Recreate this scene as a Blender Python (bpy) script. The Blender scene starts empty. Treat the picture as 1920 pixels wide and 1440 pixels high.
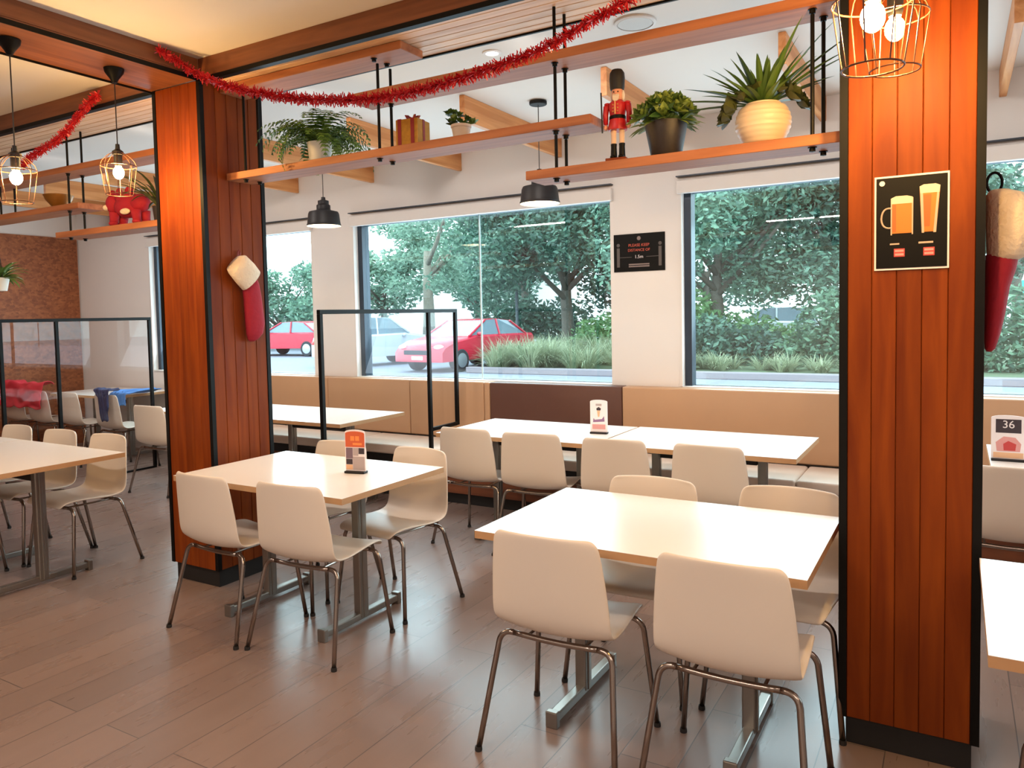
import bpy, bmesh, math, random
from mathutils import Vector, Matrix, Euler, noise

# ------------------------------------------------------------------ camera, world, light, exposure
S = bpy.context.scene
COL = S.collection
PI = math.pi
cam_d = bpy.data.cameras.new('camera')
cam = bpy.data.objects.new('camera', cam_d)
COL.objects.link(cam)
YAW, PITCH, ROLL = math.radians(-30.3918), math.radians(2.9694), math.radians(1.1467)
fw = Vector((math.sin(YAW)*math.cos(PITCH), math.cos(YAW)*math.cos(PITCH), -math.sin(PITCH)))
rt = Vector((math.cos(YAW), -math.sin(YAW), 0))
dn = fw.cross(rt)
r2 = math.cos(ROLL)*rt + math.sin(ROLL)*dn
d2 = -math.sin(ROLL)*rt + math.cos(ROLL)*dn
cam.matrix_world = Matrix(((r2.x, -d2.x, -fw.x, 0), (r2.y, -d2.y, -fw.y, 0), (r2.z, -d2.z, -fw.z, 1.54), (0, 0, 0, 1)))
cam_d.sensor_fit = 'HORIZONTAL'
cam_d.sensor_width = 36
cam_d.lens = 36*1421.9/1920
cam_d.shift_y = (663.95-720)/1920
cam_d.clip_end = 400
S.camera = cam

S.view_settings.view_transform = 'Standard'
S.view_settings.look = 'None'
S.view_settings.gamma = 1
S.view_settings.use_curve_mapping = False
S.view_settings.exposure = 0.0
S.cycles.max_bounces = 8
S.cycles.transparent_max_bounces = 10

W = bpy.data.worlds.new('overcast_sky')
S.world = W
W.use_nodes = True
bgn = W.node_tree.nodes['Background']
bgn.inputs[0].default_value = (0.84, 0.93, 1.0, 1)
bgn.inputs[1].default_value = 7.5

def lamp(name, kind, loc, power, color, size=0.2, rot=(0, 0, 0), **kw):
    d = bpy.data.lights.new(name, kind)
    d.energy = power
    d.color = color
    if kind == 'AREA':
        d.shape = 'RECTANGLE'
        d.size, d.size_y = kw.get('sx', size), kw.get('sy', size)
    elif kind == 'SPOT':
        d.spot_size = kw.get('cone', math.radians(110)); d.spot_blend = 0.8; d.shadow_soft_size = size
    else:
        d.shadow_soft_size = size
    o = bpy.data.objects.new(name, d)
    o.location = loc
    o.rotation_euler = rot
    COL.objects.link(o)
    return o
WARM = (1.0, 0.82, 0.68)
# added warm fill lamps without fixtures (behind the camera and above it)
for i, (x, y, p) in enumerate(((-2.0, 0.9, 34), (-2.0, -1.2, 80), (-5.6, 0.8, 46), (0.9, -0.9, 66), (2.6, 1.2, 40))):
    lamp('warm_fill_light', 'AREA', (x, y, 2.96), p*.86, WARM, sx=1.3, sy=.16)
# ceiling lights of the white bay by the windows
for i, x in enumerate((-8.6, -6.9, -5.3, -3.6, -2.0, -.4, 1.4)):
    lamp('bay_downlight', 'SPOT', (x, 3.42, 2.95), 62, (1.0, 0.90, 0.82), size=0.08, cone=math.radians(140), rot=(math.radians(38), 0, 0))
# daylight coming up off the bright car park through each window
for x0, x1 in ((-8.27, -5.65), (-5.07, -2.385), (-1.80, .88), (1.50, 4.1)):
    lamp('window_daylight', 'AREA', ((x0+x1)/2, 5.95, 1.62), 46, (.76, .89, 1.0), rot=(math.radians(-118), 0, 0), sx=2.5, sy=1.4)

# ------------------------------------------------------------------ materials
def nt(name):
    m = bpy.data.materials.new(name)
    m.use_nodes = True
    n = m.node_tree.nodes
    return m, n, m.node_tree.links, n['Principled BSDF']
def sr(r, g, b):
    f = lambda c: (c/255/12.92) if c/255 <= .04045 else ((c/255+.055)/1.055)**2.4
    return (f(r), f(g), f(b), 1)
def plain(name, col, rough=.5, metal=0, var=.08, scale=20, bump=0, spec=.5, emit=None, estr=0, sheen=0):
    m, n, l, b = nt(name)
    tc = n.new('ShaderNodeTexCoord')
    no = n.new('ShaderNodeTexNoise'); no.inputs['Scale'].default_value = scale; no.inputs['Detail'].default_value = 4
    l.new(tc.outputs['Object'], no.inputs['Vector'])
    mix = n.new('ShaderNodeMix'); mix.data_type = 'RGBA'
    c = Vector(col[:3])
    mix.inputs[6].default_value = (*(c*(1-var)), 1); mix.inputs[7].default_value = (*[min(1, v*(1+var)) for v in c], 1)
    l.new(no.outputs['Fac'], mix.inputs[0]); l.new(mix.outputs[2], b.inputs['Base Color'])
    b.inputs['Roughness'].default_value = rough; b.inputs['Metallic'].default_value = metal
    b.inputs['Specular IOR Level'].default_value = spec
    if bump:
        bp = n.new('ShaderNodeBump'); bp.inputs['Strength'].default_value = bump; bp.inputs['Distance'].default_value = .01
        l.new(no.outputs['Fac'], bp.inputs['Height']); l.new(bp.outputs[0], b.inputs['Normal'])
    if emit:
        b.inputs['Emission Color'].default_value = emit; b.inputs['Emission Strength'].default_value = estr
    return m
def wood(name, c1, c2, axis='Z', rough=.42, island=.35, stretch=14):
    m, n, l, b = nt(name)
    tc = n.new('ShaderNodeTexCoord'); mp = n.new('ShaderNodeMapping')
    sc = {'X': (1, stretch, stretch), 'Y': (stretch, 1, stretch), 'Z': (stretch, stretch, 1)}[axis]
    mp.inputs['Scale'].default_value = sc
    g = n.new('ShaderNodeNewGeometry')
    add = n.new('ShaderNodeVectorMath'); add.operation = 'ADD'
    l.new(tc.outputs['Object'], add.inputs[0])
    ml = n.new('ShaderNodeMath'); ml.operation = 'MULTIPLY'; ml.inputs[1].default_value = 7
    l.new(g.outputs['Random Per Island'], ml.inputs[0]); l.new(ml.outputs[0], add.inputs[1])
    l.new(add.outputs[0], mp.inputs['Vector'])
    no = n.new('ShaderNodeTexNoise'); no.inputs['Scale'].default_value = 1.6; no.inputs['Detail'].default_value = 8; no.inputs['Distortion'].default_value = .6
    l.new(mp.outputs[0], no.inputs['Vector'])
    cr = n.new('ShaderNodeValToRGB'); cr.color_ramp.elements[0].position = .34; cr.color_ramp.elements[1].position = .68
    cr.color_ramp.elements[0].color = c1; cr.color_ramp.elements[1].color = c2
    l.new(no.outputs['Fac'], cr.inputs[0])
    hv = n.new('ShaderNodeHueSaturation')
    mr = n.new('ShaderNodeMapRange'); mr.inputs['To Min'].default_value = 1-island; mr.inputs['To Max'].default_value = 1+island
    l.new(g.outputs['Random Per Island'], mr.inputs['Value']); l.new(mr.outputs[0], hv.inputs['Value']); l.new(cr.outputs[0], hv.inputs['Color'])
    l.new(hv.outputs[0], b.inputs['Base Color'])
    b.inputs['Roughness'].default_value = rough
    bp = n.new('ShaderNodeBump'); bp.inputs['Strength'].default_value = .12; bp.inputs['Distance'].default_value = .004
    l.new(no.outputs['Fac'], bp.inputs['Height']); l.new(bp.outputs[0], b.inputs['Normal'])
    return m
def thin_glass(name, tint, refl=.06, rough=0.0, extra=0.0):
    m, n, l, b = nt(name)
    n.remove(b)
    out = n['Material Output']
    tr = n.new('ShaderNodeBsdfTransparent'); tr.inputs[0].default_value = tint
    gl = n.new('ShaderNodeBsdfGlossy'); gl.inputs['Roughness'].default_value = rough
    lw = n.new('ShaderNodeFresnel'); lw.inputs['IOR'].default_value = 1.45
    ad = n.new('ShaderNodeMath'); ad.operation = 'ADD'; ad.inputs[1].default_value = extra
    ge = n.new('ShaderNodeNewGeometry')
    fr = n.new('ShaderNodeMath'); fr.operation = 'SUBTRACT'; fr.inputs[0].default_value = 1; l.new(ge.outputs['Backfacing'], fr.inputs[1])
    ml = n.new('ShaderNodeMath'); ml.operation = 'MULTIPLY'; l.new(lw.outputs[0], ml.inputs[0]); l.new(fr.outputs[0], ml.inputs[1])
    l.new(ml.outputs[0], ad.inputs[0])
    mx = n.new('ShaderNodeMixShader')
    l.new(ad.outputs[0], mx.inputs[0]); l.new(tr.outputs[0], mx.inputs[1]); l.new(gl.outputs[0], mx.inputs[2])
    l.new(mx.outputs[0], out.inputs['Surface'])
    return m
def leafmat(name, c1, c2, rough=.5, trans=.25, scale=3):
    m, n, l, b = nt(name)
    g = n.new('ShaderNodeNewGeometry')
    mix = n.new('ShaderNodeMix'); mix.data_type = 'RGBA'
    mix.inputs[6].default_value = c1; mix.inputs[7].default_value = c2
    l.new(g.outputs['Random Per Island'], mix.inputs[0]); l.new(mix.outputs[2], b.inputs['Base Color'])
    b.inputs['Roughness'].default_value = rough
    tl = n.new('ShaderNodeBsdfTranslucent'); l.new(mix.outputs[2], tl.inputs[0])
    ms = n.new('ShaderNodeMixShader'); ms.inputs[0].default_value = trans
    l.new(b.outputs[0], ms.inputs[1]); l.new(tl.outputs[0], ms.inputs[2]); l.new(ms.outputs[0], n['Material Output'].inputs['Surface'])
    return m

M = {}
M['wall'] = plain('wall_paint', sr(226, 220, 216), .7, var=.015, scale=3)
M['ceil'] = plain('ceiling_paint', sr(226, 220, 214), .8, var=.015, scale=3)
M['clad'] = wood('column_cladding', sr(108, 44, 11), sr(134, 62, 15), 'Z', .5, .13, stretch=9)
M['clad'].node_tree.nodes['Principled BSDF'].inputs['Specular IOR Level'].default_value = .15
M['beamx'] = wood('beam_timber_x', sr(104, 58, 36), sr(136, 82, 52), 'X', .45, .08)
M['beamy'] = wood('beam_timber_y', sr(104, 58, 36), sr(136, 82, 52), 'Y', .45, .08)
M['soffit'] = wood('soffit_slats', sr(208, 168, 134), sr(232, 200, 168), 'X', .55, .08)
M['shelf'] = wood('shelf_timber', sr(146, 84, 48), sr(180, 114, 72), 'X', .6, .05)
M['rafter'] = wood('rafter_timber', sr(186, 118, 62), sr(216, 152, 96), 'Y', .5, .05)
M['black'] = plain('black_metal', sr(7, 6, 6), .5, var=.1, spec=.2)
M['blackmatt'] = plain('matt_black', sr(26, 24, 24), .6, var=.1)
M['charcoal'] = plain('charcoal_enamel', sr(30, 27, 29), .5, var=.06, spec=.3)
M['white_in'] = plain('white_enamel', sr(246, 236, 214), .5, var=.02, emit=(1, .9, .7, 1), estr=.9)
M['winframe'] = plain('dark_aluminium', sr(46, 54, 66), .4, metal=.3)
M['pelmet'] = plain('white_blind_box', sr(222, 216, 212), .6, var=.02)
M['joint'] = plain('glass_joint', sr(190, 205, 205), .5)
M['glass'] = thin_glass('window_glass', (.84, .95, .95, 1), extra=.07)
M['acrylic'] = thin_glass('clear_acrylic', (.97, .975, .98, 1), extra=.0)
M['plastic'] = plain('white_chair_shell', sr(222, 210, 197), .42, var=.012, scale=5)
M['chrome'] = plain('chair_steel', sr(150, 138, 130), .22, metal=1, var=.05)
M['alu'] = plain('brushed_table_steel', sr(150, 146, 140), .34, metal=.9, var=.05)
M['cap'] = plain('rubber_cap', sr(30, 28, 28), .6)
M['lam'] = plain('white_laminate', sr(240, 234, 228), .22, var=.012, scale=6)
M['edge'] = plain('beech_edge_band', sr(186, 142, 100), .5, var=.08, scale=30)
M['tan'] = plain('tan_vinyl', sr(186, 146, 112), .5, var=.03, scale=8)
M['brownv'] = plain('dark_brown_vinyl', sr(92, 58, 46), .5, var=.05, scale=8)
M['cream'] = plain('cream_vinyl', sr(226, 206, 190), .45, var=.02, scale=8)
M['benchbase'] = wood('bench_base_timber', sr(92, 48, 28), sr(124, 70, 42), 'X', .5, .1)
M['osb'] = None
M['tinsel'] = plain('red_tinsel_foil', sr(192, 30, 40), .3, metal=.25, var=.3, scale=60)
M['redfelt'] = plain('red_felt', sr(156, 18, 42), .8, var=.12, scale=40, bump=.3)
M['fleece'] = plain('cream_fleece', sr(232, 214, 190), .95, var=.06, scale=60, bump=.8)
M['redcloth'] = plain('red_cloth', sr(200, 44, 62), .8, var=.15, scale=9, bump=.3)
M['bluecloth'] = plain('blue_cloth', sr(66, 112, 172), .8, var=.2, scale=9, bump=.3)
M['navy'] = plain('navy_cloth', sr(36, 44, 84), .8, var=.2, scale=9, bump=.3)
M['paper'] = plain('white_paper', sr(236, 226, 226), .5, var=.01)
M['gold'] = plain('gold_wrapping', sr(176, 128, 46), .35, metal=.5, var=.35, scale=50)
M['ribbon'] = plain('red_ribbon', sr(130, 20, 24), .4, var=.1)
M['terracotta'] = plain('cream_ribbed_ceramic', sr(216, 194, 168), .4, var=.03)
M['potblack'] = plain('dark_speckled_pot', sr(40, 32, 30), .5, var=.5, scale=90)
M['potpale'] = plain('pale_pot', sr(190, 176, 168), .6, var=.05)
M['potwhite'] = plain('white_pot', sr(222, 220, 214), .5, var=.03)
M['soil'] = plain('potting_soil', sr(46, 32, 26), .9, var=.3)
M['fern'] = leafmat('fern_leaf', sr(42, 76, 32), sr(122, 160, 72), .5, .2)
M['blade'] = leafmat('blade_leaf', sr(30, 56, 26), sr(92, 124, 48), .45, .15)
M['succ'] = leafmat('succulent_leaf', sr(60, 98, 42), sr(150, 168, 78), .45, .15)
M['succdark'] = leafmat('dark_succulent_leaf', sr(34, 44, 26), sr(82, 88, 44), .5, .1)
M['bulb'] = plain('glowing_bulb', (1, .8, .5, 1), .3, emit=(1, .59, .20, 1), estr=900)
M['bulb2'] = plain('glowing_shade_bulb', (1, .9, .7, 1), .3, emit=(1, .84, .62, 1), estr=130)
M['wire'] = plain('copper_wire_cage', sr(84, 50, 36), .45, metal=.5)
M['wire2'] = plain('black_cable', sr(30, 22, 20), .5)
M['lens'] = plain('downlight_lens', (1, .97, .9, 1), .4, emit=(1, .93, .8, 1), estr=5)
M['grille'] = plain('speaker_grille', sr(206, 206, 204), .7, var=.1, scale=200)
M['skin'] = plain('painted_face', sr(226, 160, 130), .5)
M['whitehair'] = plain('white_hair', sr(230, 214, 196), .8)
M['coat'] = plain('red_coat_paint', sr(186, 26, 34), .4)
M['trouser'] = plain('cream_trouser_paint', sr(232, 198, 170), .5)
M['goldtrim'] = plain('gold_trim', sr(210, 160, 80), .35, metal=.4)
M['bronze'] = plain('bronze_bowl', sr(150, 100, 40), .4, metal=.5)
def osb():
    m, n, l, b = nt('strand_board')
    tc = n.new('ShaderNodeTexCoord')
    v = n.new('ShaderNodeTexVoronoi'); v.inputs['Scale'].default_value = 30
    mp = n.new('ShaderNodeMapping'); mp.inputs['Scale'].default_value = (1, 1, 1.5)
    l.new(tc.outputs['Object'], mp.inputs[0]); l.new(mp.outputs[0], v.inputs['Vector'])
    no = n.new('ShaderNodeTexNoise'); no.inputs['Scale'].default_value = 9; l.new(tc.outputs['Object'], no.inputs['Vector'])
    mm = n.new('ShaderNodeMix'); mm.data_type = 'RGBA'; mm.inputs[0].default_value = .5
    l.new(v.outputs['Color'], mm.inputs[6]); l.new(no.outputs['Color'], mm.inputs[7])
    cr = n.new('ShaderNodeValToRGB')
    cr.color_ramp.elements[0].position = .3; cr.color_ramp.elements[0].color = sr(126, 70, 40)
    cr.color_ramp.elements[1].position = .75; cr.color_ramp.elements[1].color = sr(170, 102, 60)
    l.new(mm.outputs[2], cr.inputs[0]); l.new(cr.outputs[0], b.inputs['Base Color']); b.inputs['Roughness'].default_value = .6
    return m
M['osb'] = osb()
def floor_mat():
    m, n, l, b = nt('floor_planks')
    tc = n.new('ShaderNodeTexCoord'); mp = n.new('ShaderNodeMapping'); mp.inputs['Rotation'].default_value = (0, 0, PI/2)
    l.new(tc.outputs['Object'], mp.inputs[0])
    br = n.new('ShaderNodeTexBrick')
    br.inputs['Scale'].default_value = 1; br.inputs['Brick Width'].default_value = 1.2; br.inputs['Row Height'].default_value = .2
    br.inputs['Mortar Size'].default_value = .0022; br.inputs['Mortar Smooth'].default_value = .3; br.offset = .37
    br.inputs['Color1'].default_value = sr(120, 102, 95); br.inputs['Color2'].default_value = sr(133, 112, 103); br.inputs['Mortar'].default_value = sr(84, 74, 72)
    l.new(mp.outputs[0], br.inputs['Vector'])
    m2 = n.new('ShaderNodeMapping'); m2.inputs['Scale'].default_value = (9, 1.2, 1)
    l.new(tc.outputs['Object'], m2.inputs[0])
    no = n.new('ShaderNodeTexNoise'); no.inputs['Scale'].default_value = 2; no.inputs['Detail'].default_value = 3; no.inputs['Distortion'].default_value = .1
    l.new(m2.outputs[0], no.inputs['Vector'])
    mr = n.new('ShaderNodeMapRange'); mr.inputs['To Min'].default_value = .9; mr.inputs['To Max'].default_value = 1.1
    l.new(no.outputs['Fac'], mr.inputs['Value'])
    hv = n.new('ShaderNodeHueSaturation'); l.new(mr.outputs[0], hv.inputs['Value']); l.new(br.outputs['Color'], hv.inputs['Color'])
    l.new(hv.outputs[0], b.inputs['Base Color'])
    r2_ = n.new('ShaderNodeMapRange'); r2_.inputs['To Min'].default_value = .25; r2_.inputs['To Max'].default_value = .31
    l.new(no.outputs['Fac'], r2_.inputs['Value']); l.new(r2_.outputs[0], b.inputs['Roughness'])
    bp = n.new('ShaderNodeBump'); bp.inputs['Strength'].default_value = .15; bp.inputs['Distance'].default_value = .003
    l.new(br.outputs['Fac'], bp.inputs['Height']); bp.invert = True; l.new(bp.outputs[0], b.inputs['Normal'])
    return m
M['floor'] = floor_mat()

# ------------------------------------------------------------------ mesh builder
class MB:
    def __init__(s): s.b = bmesh.new(); s.mi = 0
    def _tag(s, geom):
        for f in geom:
            if isinstance(f, bmesh.types.BMFace): f.material_index = s.mi
    def box(s, x0, x1, y0, y1, z0, z1, bev=0, mat=None, seg=2):
        r = bmesh.ops.create_cube(s.b, size=1)
        vs = r['verts']
        for v in vs:
            v.co = Vector((x0+(v.co.x+.5)*(x1-x0), y0+(v.co.y+.5)*(y1-y0), z0+(v.co.z+.5)*(z1-z0)))
        fs = {f for v in vs for f in v.link_faces}
        s._tag(fs)
        if bev:
            es = list({e for v in vs for e in v.link_edges})
            rr = bmesh.ops.bevel(s.b, geom=es, offset=bev, segments=seg, affect='EDGES', profile=.5)
            s._tag(rr['faces'])
            vs = list({v for f in rr['faces'] for v in f.verts} | {v for v in vs if v.is_valid})
        if mat is not None:
            for v in vs: v.co = mat @ v.co
        return s
    def poly(s, pts):
        vs = [s.b.verts.new(p) for p in pts]
        f = s.b.faces.new(vs); f.material_index = s.mi
        return f
    def prism(s, pts, off):
        """closed outline pts (list of 3-vectors) extruded by vector off"""
        off = Vector(off)
        a = [s.b.verts.new(Vector(p)) for p in pts]; c = [s.b.verts.new(Vector(p)+off) for p in pts]
        n = len(pts); fs = [s.b.faces.new(a[::-1]), s.b.faces.new(c)]
        for i in range(n): fs.append(s.b.faces.new((a[i], a[(i+1) % n], c[(i+1) % n], c[i])))
        s._tag(fs)
        return s
    def rings(s, rings, close_u=True, cap=True):
        R = [[s.b.verts.new(p) for p in r] for r in rings]
        n = len(R[0]); fs = []
        for i in range(len(R)-1):
            for j in range(n if close_u else n-1):
                k = (j+1) % n
                fs.append(s.b.faces.new((R[i][j], R[i][k], R[i+1][k], R[i+1][j])))
        if cap and close_u:
            fs.append(s.b.faces.new(R[0][::-1])); fs.append(s.b.faces.new(R[-1]))
        s._tag(fs)
        return s
    def lathe(s, prof, c=(0, 0, 0), n=28, cap=True):
        c = Vector(c)
        return s.rings([[c+Vector((r*math.cos(2*PI*j/n), r*math.sin(2*PI*j/n), z)) for j in range(n)] for r, z in prof], cap=cap)
    def tube(s, pts, r, n=8, cap=True, closed=False):
        pts = [Vector(p) for p in pts]
        rr = r if isinstance(r, (list, tuple)) else [r]*len(pts)
        t0 = (pts[1]-pts[0]).normalized()
        up = Vector((0, 0, 1)) if abs(t0.z) < .9 else Vector((1, 0, 0))
        nx = t0.cross(up).normalized()
        rings = []
        for i, p in enumerate(pts):
            a = pts[i-1] if i > 0 else (pts[-1] if closed else p); b = pts[(i+1) % len(pts)] if (i < len(pts)-1 or closed) else p
            t = (b-a).normalized()
            nx = (nx - t*nx.dot(t)).normalized(); ny = t.cross(nx)
            rings.append([p+rr[i]*(math.cos(2*PI*j/n)*nx+math.sin(2*PI*j/n)*ny) for j in range(n)])
        if closed: rings.append(rings[0]); cap = False
        s.rings(rings, cap=cap)
        return s
    def ball(s, c, rx, ry=None, rz=None, u=16, v=10):
        ry = ry or rx; rz = rz or rx
        r = bmesh.ops.create_uvsphere(s.b, u_segments=u, v_segments=v, radius=1)
        for q in r['verts']: q.co = Vector((c[0]+q.co.x*rx, c[1]+q.co.y*ry, c[2]+q.co.z*rz))
        s._tag({f for q in r['verts'] for f in q.link_faces})
        return s
    def build(s, name, mats, parent=None, smooth=False, kind=None, recalc=True):
        if recalc: bmesh.ops.recalc_face_normals(s.b, faces=s.b.faces)
        me = bpy.data.meshes.new(name); s.b.to_mesh(me); s.b.free()
        for m in (mats if isinstance(mats, (list, tuple)) else [mats]): me.materials.append(m)
        if smooth:
            for p in me.polygons: p.use_smooth = True
            if smooth != 'all':
                me.set_sharp_from_angle(angle=math.radians(40))
        o = bpy.data.objects.new(name, me); COL.objects.link(o)
        if parent: o.parent = parent
        if kind: o['kind'] = kind
        return o
def arc(p0, p1, p2, n=6):
    """quadratic bend"""
    p0, p1, p2 = Vector(p0), Vector(p1), Vector(p2)
    return [p0*(1-t)**2+p1*2*t*(1-t)+p2*t*t for t in [i/n for i in range(n+1)]]
def tag(o, label, cat, group=None):
    o['label'] = label; o['category'] = cat
    if group: o['group'] = group
    return o
def thing(name, label, cat, loc=(0, 0, 0), rz=0, group=None):
    o = bpy.data.objects.new(name, None); o.empty_display_size = .1; COL.objects.link(o)
    o.location = loc; o.rotation_euler = (0, 0, rz)
    return tag(o, label, cat, group)
def dup(src, loc, rz, label, group=None):
    r = src.copy(); COL.objects.link(r); r.location = loc; r.rotation_euler = (0, 0, rz); r['label'] = label
    if group: r['group'] = group
    def rec(a, b):
        for ch in list(a.children):
            c = ch.copy(); COL.objects.link(c); c.parent = b; rec(ch, c)
    rec(src, r)
    return r
def structure(mb, name, mat, parent=None, **k): return mb.build(name, mat, parent, kind='structure', **k)
RND = random.Random(7)

# ------------------------------------------------------------------ the room
YW = 5.65                 # inner face of the window wall
ZC = 2.99                 # ceiling
XL, XR, YB = -9.75, 4.2, -3.6
structure(MB().box(XL-.2, XR+.2, YB-.2, YW+.2, -.15, 0), 'floor', M['floor'])
structure(MB().box(XL-.2, XR+.2, YB-.2, YW+.2, ZC, ZC+.15), 'ceiling', M['ceil'])
ZS, ZT = .955, 2.47       # window sill and head
wins = [(-8.27, -5.65), (-5.07, -2.385), (-1.80, .88), (1.50, 4.1)]
mb = MB()
mb.box(XL-.2, XR+.2, YW, YW+.16, 0, ZS); mb.box(XL-.2, XR+.2, YW, YW+.16, ZT, ZC)
xs = [XL-.2]+[v for w in wins for v in w]+[XR+.2]
for i in range(0, len(xs), 2): mb.box(xs[i], xs[i+1], YW, YW+.16, ZS, ZT)
structure(mb, 'wall_back', M['wall'])
structure(MB().box(XL-.16, XL, YB, YW, 0, ZC), 'wall_left', M['wall'])
structure(MB().box(XR, XR+.16, YB, YW, 0, ZC), 'wall_right', M['wall'])
structure(MB().box(XL, XR, YB-.16, YB, 0, ZC), 'wall_front', M['wall'])
structure(MB().box(XL+.001, XL+.02, YB, YW-.02, 0.0, 2.62), 'trim_1', M['osb'])
for i, (a, b) in enumerate(wins):
    f = MB()
    t = .055
    f.box(a, a+t, YW+.05, YW+.15, ZS, ZT); f.box(b-.014, b, YW+.09, YW+.15, ZS, ZT)
    f.box(a+t, b-.014, YW+.12, YW+.15, ZS, ZS+.014); f.box(a+t, b-.014, YW+.07, YW+.15, ZT-.03, ZT)
    wo = structure(f, 'window_%d' % (i+1), M['winframe'])
    MB().box(a+t, b-.014, YW+.100, YW+.106, ZS+.013, ZT-.03).build('glass_pane', M['glass'], wo)
    xm = a+1.39 if i != 2 else a+1.34
    MB().box(xm-.006, xm+.006, YW+.090, YW+.099, ZS+.013, ZT-.03).build('glass_joint', M['joint'], wo)
    MB().box(a-.03, b+.03, YW-.045, YW-.001, 2.425, 2.522, .006).build('blind_box', M['pelmet'], wo)
    MB().box(a-.03, b+.03, YW-.05, YW-.001, 2.548, 2.556).build('dark_strip', M['winframe'], wo)  # shadow line over the blind box, put in as a dark strip
    MB().box(a, b, YW-.02, YW+.098, ZS-.0, ZS+.012).build('sill', M['pelmet'], wo)
    MB().box(a-.02, a-.001, YW-.012, YW+.05, ZS+.012, 2.425).build('reveal_trim', M['pelmet'], wo)

# ceiling beams that join the columns
def xbeam(x0, x1, name):
    e = structure(MB().box(x0, x1, 2.83, 2.86, 2.886, ZC-.001), name, M['beamx'])
    MB().box(x0, x1, 2.826, 2.862, 2.862, 2.886).build('dark_strip', M['black'], e)  # black trim along the bottom of the fascia
    s = MB()
    n = 6
    for k in range(n):
        y0 = 2.864+k*(3.232-2.864)/n
        s.box(x0, x1, y0+.002, y0+(3.232-2.864)/n-.002, 2.880, 2.9, .002, seg=1)
    s.box(x0, x1, 2.864, 3.23, 2.9, ZC-.001)
    s.build('soffit_slats', M['soffit'], e)
    MB().box(x0, x1, 3.232, 3.244, 2.872, ZC-.001).build('edge_strip', M['black'], e)
def ybeam(x0, x1, name):
    e = structure(MB().box(x0, x1, YB, 2.829, 2.88, 2.9), name, M['beamy'])
    b = MB()
    b.box(x1-.03, x1, YB, 2.829, 2.902, ZC-.001); b.box(x0, x0+.03, YB, 2.829, 2.902, ZC-.001)
    b.build('fascia', M['beamy'], e)
    q = MB(); q.box(x1+.0005, x1+.005, YB, 2.829, 2.868, 2.892); q.box(x0-.005, x0-.0005, YB, 2.829, 2.868, 2.892)
    q.build('dark_strip', M['black'], e)  # black trim along both sides of the beam
CL = (-4.06, -3.64); CR = (-.349, .077); CY = (2.83, 3.27)
xbeam(XL, CL[0], 'trim_2'); xbeam(CL[1], CR[0], 'trim_3'); xbeam(CR[1], XR, 'trim_4')
ybeam(CL[0], CL[1], 'trim_5'); ybeam(CR[0], CR[1], 'trim_6')

# ------------------------------------------------------------------ timber clad columns
def column(x0, x1, label, zt=2.99):
    y0, y1 = CY
    t = thing('timber_column', label, 'column', ((x0+x1)/2, (y0+y1)/2, 0))
    hx, hy = (x1-x0)/2, (y1-y0)/2
    c = MB()
    tr = .026
    ztop = 2.879
    def run(a, b, n): return [(a+(b-a)*i/n+.0006, a+(b-a)*(i+1)/n-.0006) for i in range(n)]
    for a, b in run(-hx+tr, hx-tr, 5):
        c.box(a, b, -hy+.004, -hy+.02, .10, ztop, .0022, seg=1); c.box(a, b, hy-.02, hy-.004, .10, ztop, .0022, seg=1)
    for a, b in run(-hy+tr, hy-tr, 5):
        c.box(-hx+.004, -hx+.02, a, b, .10, ztop, .003, seg=1); c.box(hx-.02, hx-.004, a, b, .10, ztop, .003, seg=1)
    c.build('timber_cladding', M['clad'], t)
    for sx in (-1, 1):
        for sy in (-1, 1):
            k = MB()
            xa, ya = sx*hx, sy*hy
            X = sorted((xa, xa-sx*tr)); Y = sorted((ya, ya-sy*tr))
            k.box(X[0], X[1], Y[0], Y[1], .10, ztop)
            k.build('corner_trim', M['black'], t)
    MB().box(-hx+.022, hx-.022, -hy+.022, hy-.022, 0, ztop).build('core', M['blackmatt'], t)
    return t
column(*CL, 'left timber-clad column with red stocking on its side face')
column(*CR, 'right timber-clad column glowing orange behind the cage pendant lights')

# ------------------------------------------------------------------ hanging shelves
def shelf(x0, x1, zb, label, yf=2.99, th=.04, nuts=()):
    t = thing('hanging_shelf', label, 'shelf', ((x0+x1)/2, yf+.09, zb))
    L = (x1-x0)/2
    MB().box(-L, L, -.09, .09, 0, th, .003).build('board', M['shelf'], t)
    for nx in nuts:
        for yy in (-.05, .05):
            dx = 0 if nx != -.455 else (-.012 if yy < 0 else .012)
            MB().lathe([(.0, -.018), (.011, -.016), (.011, -.004), (.016, -.003), (.016, 0)], (nx+dx-(x0+x1)/2, yy, 0), 10).build('rod_nut', M['black'], t)
    return t
ZA, ZB_, ZCs, ZD = 2.836, 2.64, 2.345, 2.138
shelf(CL[1]+.002, -2.33, ZA, 'highest shelf, short board fixed under the slatted beam by the left column', 2.965, nuts=(-3.52, -2.53))
shelf(-2.69, CR[0]-.002, ZB_, 'long upper shelf board that carries nothing, reaching the right column', nuts=(-2.53, -1.53, -.455))
shelf(CL[1]+.002, -1.345, ZCs, 'lower left shelf carrying the fern and gold gift box', nuts=(-3.52, -2.53, -1.53))
shelf(-1.665, CR[0]-.002, ZD, 'lowest shelf on the right carrying nutcracker and big cream pot', nuts=(-1.53, -.455))
def rod(x, y, z0, z1, label, group):
    t = MB().tube([(x, y, z0), (x, y, z1)], .0075, 8).build('shelf_rod', M['black'])
    tag(t, label, 'rod', group)
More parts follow.
